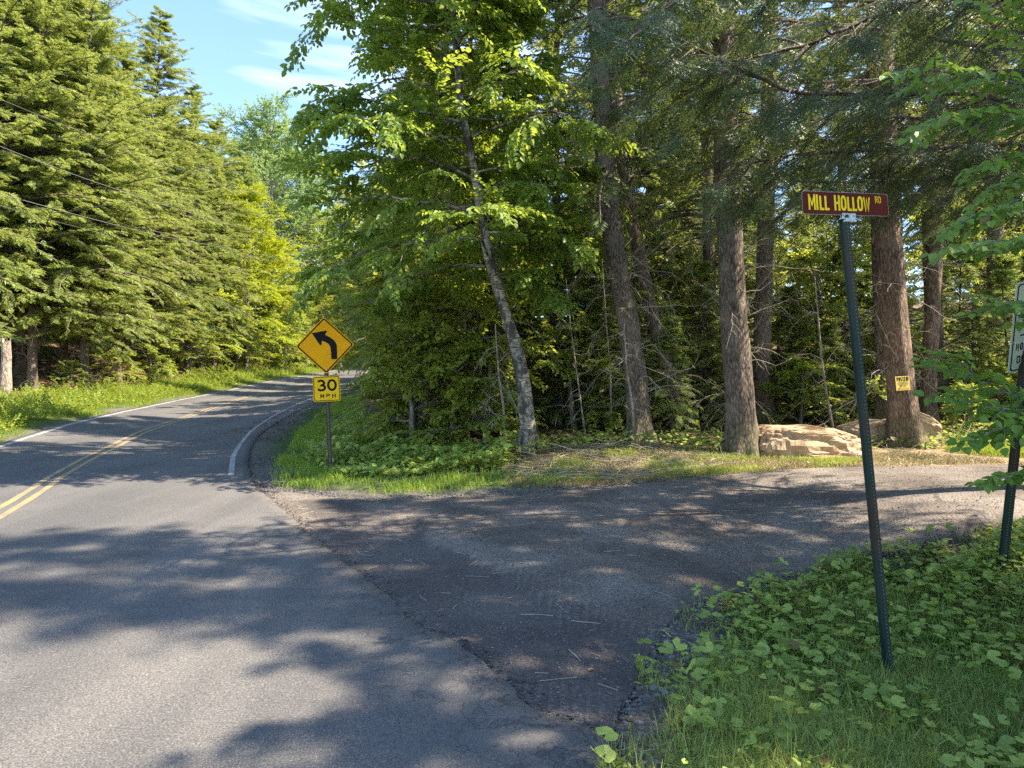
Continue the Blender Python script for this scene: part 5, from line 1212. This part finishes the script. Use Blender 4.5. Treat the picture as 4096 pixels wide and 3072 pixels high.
hg = rng.uniform(.02, .17, n); scatter_leaves(rng, mb, P, rng.uniform(.018, .084, n) * (.7 + .5 * (hg > .08)), hg, .33)
P = scat(rng, NW.tolist(), 9000, dens); n = len(P); scatter_leaves(rng, mb, P, rng.uniform(.012, .04, n), rng.uniform(.005, .06, n), .5)
V, Q = blades(P[:5000], rng.uniform(.03, .12, 5000), np.full(5000, .0018), rng.uniform(.0, .3, 5000), rng); mb.add(V, Q)
tag(mb.build('weeds', [M['weed']]), 'bright round lobed weed leaves covering the near right bank', 'weeds', kind='stuff')
mb = MB(); P = scat(rng, NW.tolist(), 1100, dens); n = len(P); az = rng.uniform(0, 6.28, n)
place_sprays(rng, mb, LS_small, P, np.stack([np.cos(az) * .6, np.sin(az) * .6, rng.uniform(.3, 1.2, n)], 1), np.array([0, 0, 1.])[None] + rng.normal(0, .4, (n, 3)), rng.uniform(.05, .15, n))
tag(mb.build('weeds', [M['maple_leaf']]), 'small narrow leaved weeds mixed into the near bank', 'weeds', kind='stuff')
mb = MB(); P = scat(rng, NW.tolist(), 420, lambda x, y: .4 + .5 * dens(x, y)); n = len(P); scatter_leaves(rng, mb, P, rng.uniform(.02, .055, n), rng.uniform(.005, .03, n), .35)
tag(mb.build('leaf_litter', [M['dead_frond']]), 'scattered brown dead leaves on the near bank', 'litter', kind='stuff')
for q_, sz_, lb_ in [((588, 673), .05, 'single curled tan leaf lying on the dark gravel mouth'), ((852, 451), .04, None)]:
    if lb_:
        b_ = G(*q_); V, q4 = leaf_shape(.28, .22); B = basis(np.array([[.9, .3, .1]]), np.array([[0, .1, 1.]]), np.array([sz_])); v_, q_ = inst(V, q4, B, np.array([[0, 0, .012]])); mb = MB(); mb.add(v_, q_); o = mb.build('fallen_leaf', [M['straw']]); o.location = b_; tag(o, lb_, 'leaf')
# fallen twigs on the gravel
mb = MB(); SRp = np.concatenate([FP[:, :2], [[9, 9]], NP_[::-1, :2]]); P = scat(rng, SRp.tolist(), 260, lambda x, y: (x > xR(y) + .05) * 1.0); n = len(P); az = rng.uniform(0, 6.28, n)
P2 = curve_lib(P + [0, 0, .012], np.stack([np.cos(az), np.sin(az), 0 * az], 1), rng.uniform(.04, .22, n), 5, 0 * az, 0 * az, rng, .06); P2[:, :, 2] = H(P2[:, :, 0], P2[:, :, 1]) + .014; V, Q = tubes(P2, np.full((n, 5), .0025), 3); mb.add(V, Q)
tag(mb.build('twig_debris', [M['twig_pale']]), 'small broken twigs strewn over the gravel road', 'debris', kind='stuff')
# dry debris in the near corner
mb = MB(); P = scat(rng, NW.tolist(), 3000, lambda x, y: .5 * dens(x, y) + .1); n = len(P); V, Q = blades(P, rng.uniform(.02, .06, n), rng.uniform(.001, .003, n), rng.uniform(1.2, 2.6, n), rng); mb.add(V, Q)
# straw / brush on the island and mound
BR = [(505, 470), (540, 452), (600, 443), (660, 445), (740, 455), (830, 460), (900, 452), (1000, 460), (1024, 468), (1024, 463), (900, 466), (800, 468), (740, 474), (660, 482), (560, 488), (505, 488)]
P = scat(rng, BR, 26000); n = len(P); V, Q = blades(P, rng.uniform(.03, .12, n), rng.uniform(.002, .005, n), rng.uniform(1.2, 2.7, n), rng); mb.add(V, Q)
tag(mb.build('dry_litter', [M['straw']]), 'pale dry needles and straw strewn along the far side of the gravel road', 'litter', kind='stuff')
mb = MB(); P = scat(rng, [(520, 462), (580, 447), (660, 446), (720, 456), (700, 474), (600, 482), (530, 480)], 420); n = len(P)
az = rng.uniform(0, 6.28, n); d_ = np.stack([np.cos(az), np.sin(az), rng.normal(.02, .08, n)], 1)
P2 = curve_lib(P + [0, 0, .03], d_, rng.uniform(.2, 1.0, n), 6, rng.normal(0, .1, n), rng.uniform(0, .15, n), rng, .06); V, Q = tubes(P2, (.007 * np.linspace(1, .3, 6))[None] * rng.uniform(.5, 1.4, (n, 1)), 4); mb.add(V, Q)
P = scat(rng, [(690, 470), (720, 440), (745, 452), (760, 425), (990, 425), (1024, 440), (1024, 455), (800, 462)], 260); n = len(P); az = rng.uniform(0, 6.28, n); d_ = np.stack([np.cos(az), np.sin(az), rng.normal(.2, .3, n)], 1)
P2 = curve_lib(P + [0, 0, .02], d_, rng.uniform(.2, .9, n), 6, rng.normal(0, .2, n), rng.uniform(0, .25, n), rng, .06); V, Q = tubes(P2, (.006 * np.linspace(1, .3, 6))[None] * np.ones((n, 1)), 4); mb.add(V, Q)
tag(mb.build('brush', [M['twig_pale']]), 'loose cut branches lying on the mound in front of the birch', 'brush', kind='stuff')
# island grass
ISL = [(262, 478), (285, 455), (300, 430), (322, 412), (344, 398), (362, 400), (370, 430), (400, 450), (470, 462), (530, 468), (570, 480), (560, 489), (470, 494), (430, 497), (380, 499), (340, 496), (301, 491), (275, 488)]
mb = MB(); P = scat(rng, ISL, 34000, lambda x, y: np.clip(.45 + 1.5 * fbm(x * .9, y * .9, 321, 3), .04, 1) * sst(.15, .9, np.minimum(x - xR(y), y - yF(x)))); n = len(P)
V, Q = blades(P - [0, 0, .01], rng.uniform(.06, .26, n) * np.clip(.8 + 1.5 * fbm(P[:, 0], P[:, 1], 5, 2), .3, 1.5), rng.uniform(.003, .006, n), rng.uniform(.2, 1.1, n), rng); mb.add(V, Q)
P = scat(rng, [(300, 462), (330, 440), (345, 420), (370, 425), (400, 440), (470, 452), (520, 455), (500, 470), (420, 475), (350, 478)], 9000); n = len(P)
tag(mb.build('grass', [M['grass_sun']]), 'bright tufted grass around the foot of the curve sign', 'grass', kind='stuff')
mb = MB(); hg = rng.uniform(.03, .40, n) * np.clip(.7 + 1.6 * fbm(P[:, 0] * 1.2, P[:, 1] * 1.2, 7, 2), .15, 1.3); scatter_leaves(rng, mb, P, rng.uniform(.05, .13, n), hg, .4)
P = scat(rng, [(500, 468), (560, 452), (700, 452), (880, 450), (1024, 450), (1024, 440), (900, 430), (700, 440), (560, 440)], 2600); n = len(P); scatter_leaves(rng, mb, P, rng.uniform(.04, .11, n), rng.uniform(.02, .25, n), .4)
tag(mb.build('undergrowth', [M['weed']]), 'leafy undergrowth behind the curve sign and along the wood edge', 'undergrowth', kind='stuff')
# sunny grass right of the mossy boulder
mb = MB(); P = scat(rng, [(945, 452), (960, 436), (1024, 436), (1090, 436), (1090, 462), (1000, 457)], 12000); n = len(P); V, Q = blades(P, rng.uniform(.06, .22, n), rng.uniform(.003, .006, n), rng.uniform(.2, 1.1, n), rng); mb.add(V, Q)
P = scat(rng, [(520, 484), (560, 455), (690, 450), (745, 458), (830, 460), (900, 455), (850, 466), (740, 474), (640, 482)], 9000, lambda x, y: np.clip(.3 + 1.8 * fbm(x * 1.1, y * 1.6, 345, 3), .02, 1)); n = len(P); V, Q = blades(P, rng.uniform(.03, .13, n), rng.uniform(.003, .005, n), rng.uniform(.2, 1.1, n), rng); mb.add(V, Q)
tag(mb.build('grass', [M['grass_sun']]), 'yellow green grass at the wood edge beside the mossy boulder', 'grass', kind='stuff')
# left verge weeds
def strip_pts(rng, n, y0, y1, o0, o1, pw=1.6):
    y = y0 + (y1 - y0) * rng.random(n) ** pw; o = rng.uniform(o0, o1, n); x = xL(y) - o; return np.stack([x, y, H(x, y) + .05 * 0], 1), o
mb = MB(); P, o_ = strip_pts(rng, 60000, 14, 95, .12, 3.6); n = len(P)
hk = np.clip(.25 + o_ * .35, .2, 1.2) * np.clip(.8 + 1.4 * fbm(P[:, 0] * .6, P[:, 1] * .6, 9, 3), .25, 1.7)
V, Q = blades(P - [0, 0, .02], .45 * hk * rng.uniform(.5, 1.1, n), rng.uniform(.006, .013, n), rng.uniform(.2, 1.1, n), rng); mb.add(V, Q)
tag(mb.build('grass', [M['grass_sun']]), 'sunlit grass along the far edge of the road', 'grass', kind='stuff')
mb = MB(); P, o_ = strip_pts(rng, 5200, 14, 95, .7, 4.2); n = len(P); az = rng.uniform(0, 6.28, n)
hk = np.clip(.2 + o_ * .35, .2, 1.3) * np.clip(.8 + 1.8 * fbm(P[:, 0] * .5, P[:, 1] * .5, 10, 3), .2, 1.8)
f = np.stack([np.cos(az) * .7, np.sin(az) * .7, rng.uniform(.1, 1.0, n)], 1); up = np.array([0, 0, 1.])[None] + rng.normal(0, .4, (n, 3))
place_sprays(rng, mb, LS_small, P + np.stack([0 * az, 0 * az, hk * .45 * rng.random(n)], 1), f, up, .42 * rng.uniform(.6, 1.2, n))
tag(mb.build('verge_weeds', [M['grass_sun']]), 'tall bright weeds between the road and the left hemlocks', 'weeds', kind='stuff')
# ferns
def fern(px, py, label, s, dead=False):
    b = G(px, py); mb = MB(); rg = R_(int(px))
    for k in range(7):
        az = k * .9 + rg.normal(0, .2); n = 11; t = np.linspace(.12, 1, n); L = s * rg.uniform(.75, 1.1)
        d = np.array([math.cos(az), math.sin(az), 0]); z = np.array([0, 0, 1.]); sd = np.array([-d[1], d[0], 0])
        C = d[None] * (L * t * .85)[:, None] + z[None] * (L * (.9 * t - .65 * t * t))[:, None]
        for sg in (-1, 1):
            pl = L * .30 * np.sin(np.clip(t * 1.1 + .12, 0, 1) * 2.9) + .01; tip = C + sd * sg * pl[:, None] + d * pl[:, None] * .35 - z * pl[:, None] * .15
            w = d * L * .045; V = np.stack([C - w * .5, C + w * .6, tip + w * .12, tip - w * .1], 1).reshape(-1, 3); mb.add(V, np.arange(n * 4).reshape(-1, 4))
        Pst = np.concatenate([[[0, 0, -.02]], C]); V, Q = tubes(Pst[None], np.full((1, n + 1), .0022), 3); mb.add(V, Q)
    o = mb.build('fern', [M['fern']]); o.location = b; tag(o, label, 'fern', 'ferns on the near bank')
fern(932, 640, 'pale yellow green fern just right of the street name post', .34)
fern(962, 652, 'fern with one long frond beyond the pale fern', .30)
fern(975, 684, 'small fern between round leaves, nearest the bottom right', .26)
fern(1012, 700, 'bright fern at the right edge below the other ferns', .34)
# dock plants with upright leaves
def dock(px, py, label, s):
    b = G(px, py); mb = MB(); rg = R_(int(px) + 3); V, q = leaf_shape(.16, .05)
    for k in range(6):
        az = rg.uniform(0, 6.28); fw = np.array([math.cos(az) * .35, math.sin(az) * .35, 1.]); B = basis(fw[None], np.array([[math.cos(az), math.sin(az), .1]]), np.array([s * rg.uniform(.6, 1.1)])); v_, q_ = inst(V, q, B, np.zeros((1, 3))); mb.add(v_, q_)
    o = mb.build('dock_plant', [M['weed']]); o.location = b; tag(o, label, 'plant', 'upright leaved plants on the gravel edge')
dock(734, 655, 'dark upright leaves standing at the gravel edge left of the second clump', .16)
dock(787, 652, 'upright dark leaf clump midway between the gravel edge and the post', .15)
dock(640, 672, 'low upright leaves at the leftmost tip of the weeds', .11)
# ---- pebbles
def pebbles(name, P, sz, mat, label):
    t = (1 + 5 ** .5) / 2; Vt = np.array([(-1, t, 0), (1, t, 0), (-1, -t, 0), (1, -t, 0), (0, -1, t), (0, 1, t), (0, -1, -t), (0, 1, -t), (t, 0, -1), (t, 0, 1), (-t, 0, -1), (-t, 0, 1)], float); Vt /= np.linalg.norm(Vt[0])
    Ft = np.array([(0, 11, 5), (0, 5, 1), (0, 1, 7), (0, 7, 10), (0, 10, 11), (1, 5, 9), (5, 11, 4), (11, 10, 2), (10, 7, 6), (7, 1, 8), (3, 9, 4), (3, 4, 2), (3, 2, 6), (3, 6, 8), (3, 8, 9), (4, 9, 5), (2, 4, 11), (6, 2, 10), (8, 6, 7), (9, 8, 1)])
    n = len(P); az = rng.uniform(0, 6.28, n); f = np.stack([np.cos(az), np.sin(az), rng.normal(0, .15, n)], 1); up = np.array([0, 0, 1.])[None] + rng.normal(0, .2, (n, 3))
    S = sz[:, None] * np.stack([rng.uniform(.8, 1.4, n), rng.uniform(.6, 1.0, n), rng.uniform(.35, .6, n)], 1)
    V, T = inst(Vt, Ft, basis(f, up, S), P + np.stack([0 * az, 0 * az, sz * .25], 1)); mb = MB(); mb.add(V, T=T); return tag(mb.build(name, [mat]), label, 'stones', kind='stuff')
SR = np.concatenate([FP[:, :2], [[16, 10], [16, 8.6]], NP_[::-1, :2]])
def rg2(r, n): return np.abs(r.normal(0, 1, n))
P = scat(rng, SR.tolist(), 16000, lambda x, y: (x > xR(y) + .02) * np.clip(.5 + 1.3 * fbm(x * .8, y * .8, 333, 3), .05, 1) * np.clip(12 / (x * x + y * y) ** .75, 0, 1)); P[:, 2] += .004 + rut(P[:, 0], P[:, 1]); pebbles('gravel', P, .0028 + .0032 * rg2(rng, len(P)) ** 1.3, M['pebble'], 'loose grey stones scattered over the gravel road')
P1 = scat(rng, NW.tolist(), 5000, lambda x, y: 1 - dens(x, y)); y_ = rng.uniform(11.6, 30, 5000); x_ = xR(y_) + rng.uniform(0, .7, 5000); P2 = np.stack([x_, y_, H(x_, y_)], 1); x_ = rng.uniform(-4.6, 3, 3500); y_ = yF(x_) + rng.uniform(-.1, .35, 3500); P3 = np.stack([x_, y_, H(x_, y_)], 1)
P = np.concatenate([P1, P2, P3]); pebbles('gravel', P, .004 + .006 * rg2(rng, len(P)) ** 1.3, M['pebble'], 'grey gravel along the broken road edges')
# broken asphalt crumbs
y_ = 3 + 9 * rng.random(2600) ** 1.5; x_ = xR(y_) + rng.normal(.03, .06, 2600); P = np.stack([x_, y_, H(x_, y_) + .01], 1); M['crumb'] = leafmat('asphalt_crumb', (.02, .02, .02), (.09, .085, .08), 0, rough=.9); pebbles('asphalt_crumbs', P, .0025 + .0038 * rg2(rng, 2600) ** 1.3, M['crumb'], 'dark crumbs of asphalt along the ragged pavement edge')
# leaf litter under the wood
mb = MB(); P = scat(rng, [[-9, 22], [-2, 15], [8, 14.5], [16, 14], [30, 30], [20, 45], [-8, 45]], 15000); n = len(P); scatter_leaves(rng, mb, P + [0, 0, .02], rng.uniform(.04, .10, n), rng.uniform(0, .04, n), .3)
tag(mb.build('leaf_litter', [M['dead_frond']]), 'brown leaf litter on the floor of the wood', 'litter', kind='stuff')

# ================================================================== LIGHT
SUN_AZ, SUN_EL = rad(93), rad(48)
sd = np.array([math.sin(SUN_AZ) * math.cos(SUN_EL), math.cos(SUN_AZ) * math.cos(SUN_EL), math.sin(SUN_EL)])
sl = bpy.data.lights.new('sun', 'SUN'); so = bpy.data.objects.new('sun', sl); COL.objects.link(so)
so.rotation_euler = Vector(sd).to_track_quat('Z', 'Y').to_euler(); sl.energy = 5.0; sl.angle = rad(.53); sl.color = (1, .87, .70)
wd = bpy.data.worlds.new('World'); scene.world = wd; wd.use_nodes = True; nt = wd.node_tree; ns = nt.nodes; lk = nt.links; ns.clear()
wo = ns.new('ShaderNodeOutputWorld'); bg = ns.new('ShaderNodeBackground'); bg.inputs['Strength'].default_value = .13
sk = ns.new('ShaderNodeTexSky'); sk.sky_type = 'NISHITA'; sk.sun_disc = False; sk.sun_elevation = SUN_EL; sk.sun_rotation = SUN_AZ; sk.air_density = 1.0; sk.dust_density = .25; sk.ozone_density = 3.0; sk.altitude = 500
tc = ns.new('ShaderNodeTexCoord'); mp = ns.new('ShaderNodeMapping'); mp.inputs['Rotation'].default_value = (0, rad(38), rad(20)); mp.inputs['Scale'].default_value = (1.6, 1.6, 7)
lk.new(tc.outputs['Generated'], mp.inputs[0]); nz_ = ns.new('ShaderNodeTexNoise'); nz_.inputs['Scale'].default_value = 1.15; nz_.inputs['Detail'].default_value = 7; nz_.inputs['Roughness'].default_value = .55; nz_.inputs['Distortion'].default_value = .4
lk.new(mp.outputs[0], nz_.inputs['Vector']); r = ramp(ns, [(.56, (0, 0, 0)), (.95, (1, 1, 1))]); lk.new(nz_.outputs[0], r.inputs[0])
c = mixc(ns, lk, r.outputs[0], sk.outputs[0], (5.5, 5.8, 6.2)); lk.new(c, bg.inputs[0]); lk.new(bg.outputs[0], wo.inputs[0])
scene.view_settings.view_transform = 'Standard'; scene.view_settings.look = 'None'; scene.view_settings.exposure = 1.9; scene.view_settings.gamma = 1
cy = scene.cycles; cy.max_bounces = 7; cy.diffuse_bounces = 4; cy.glossy_bounces = 2; cy.transmission_bounces = 4; cy.transparent_max_bounces = 4; cy.use_denoising = False; cy.sample_clamp_indirect = 4
try: cy.denoiser = 'OPENIMAGEDENOISE'; cy.denoising_input_passes = 'RGB_ALBEDO_NORMAL'
except Exception as e: print(e)
print('verts', sum(len(m.vertices) for m in bpy.data.meshes), 'objects', len(bpy.data.objects))
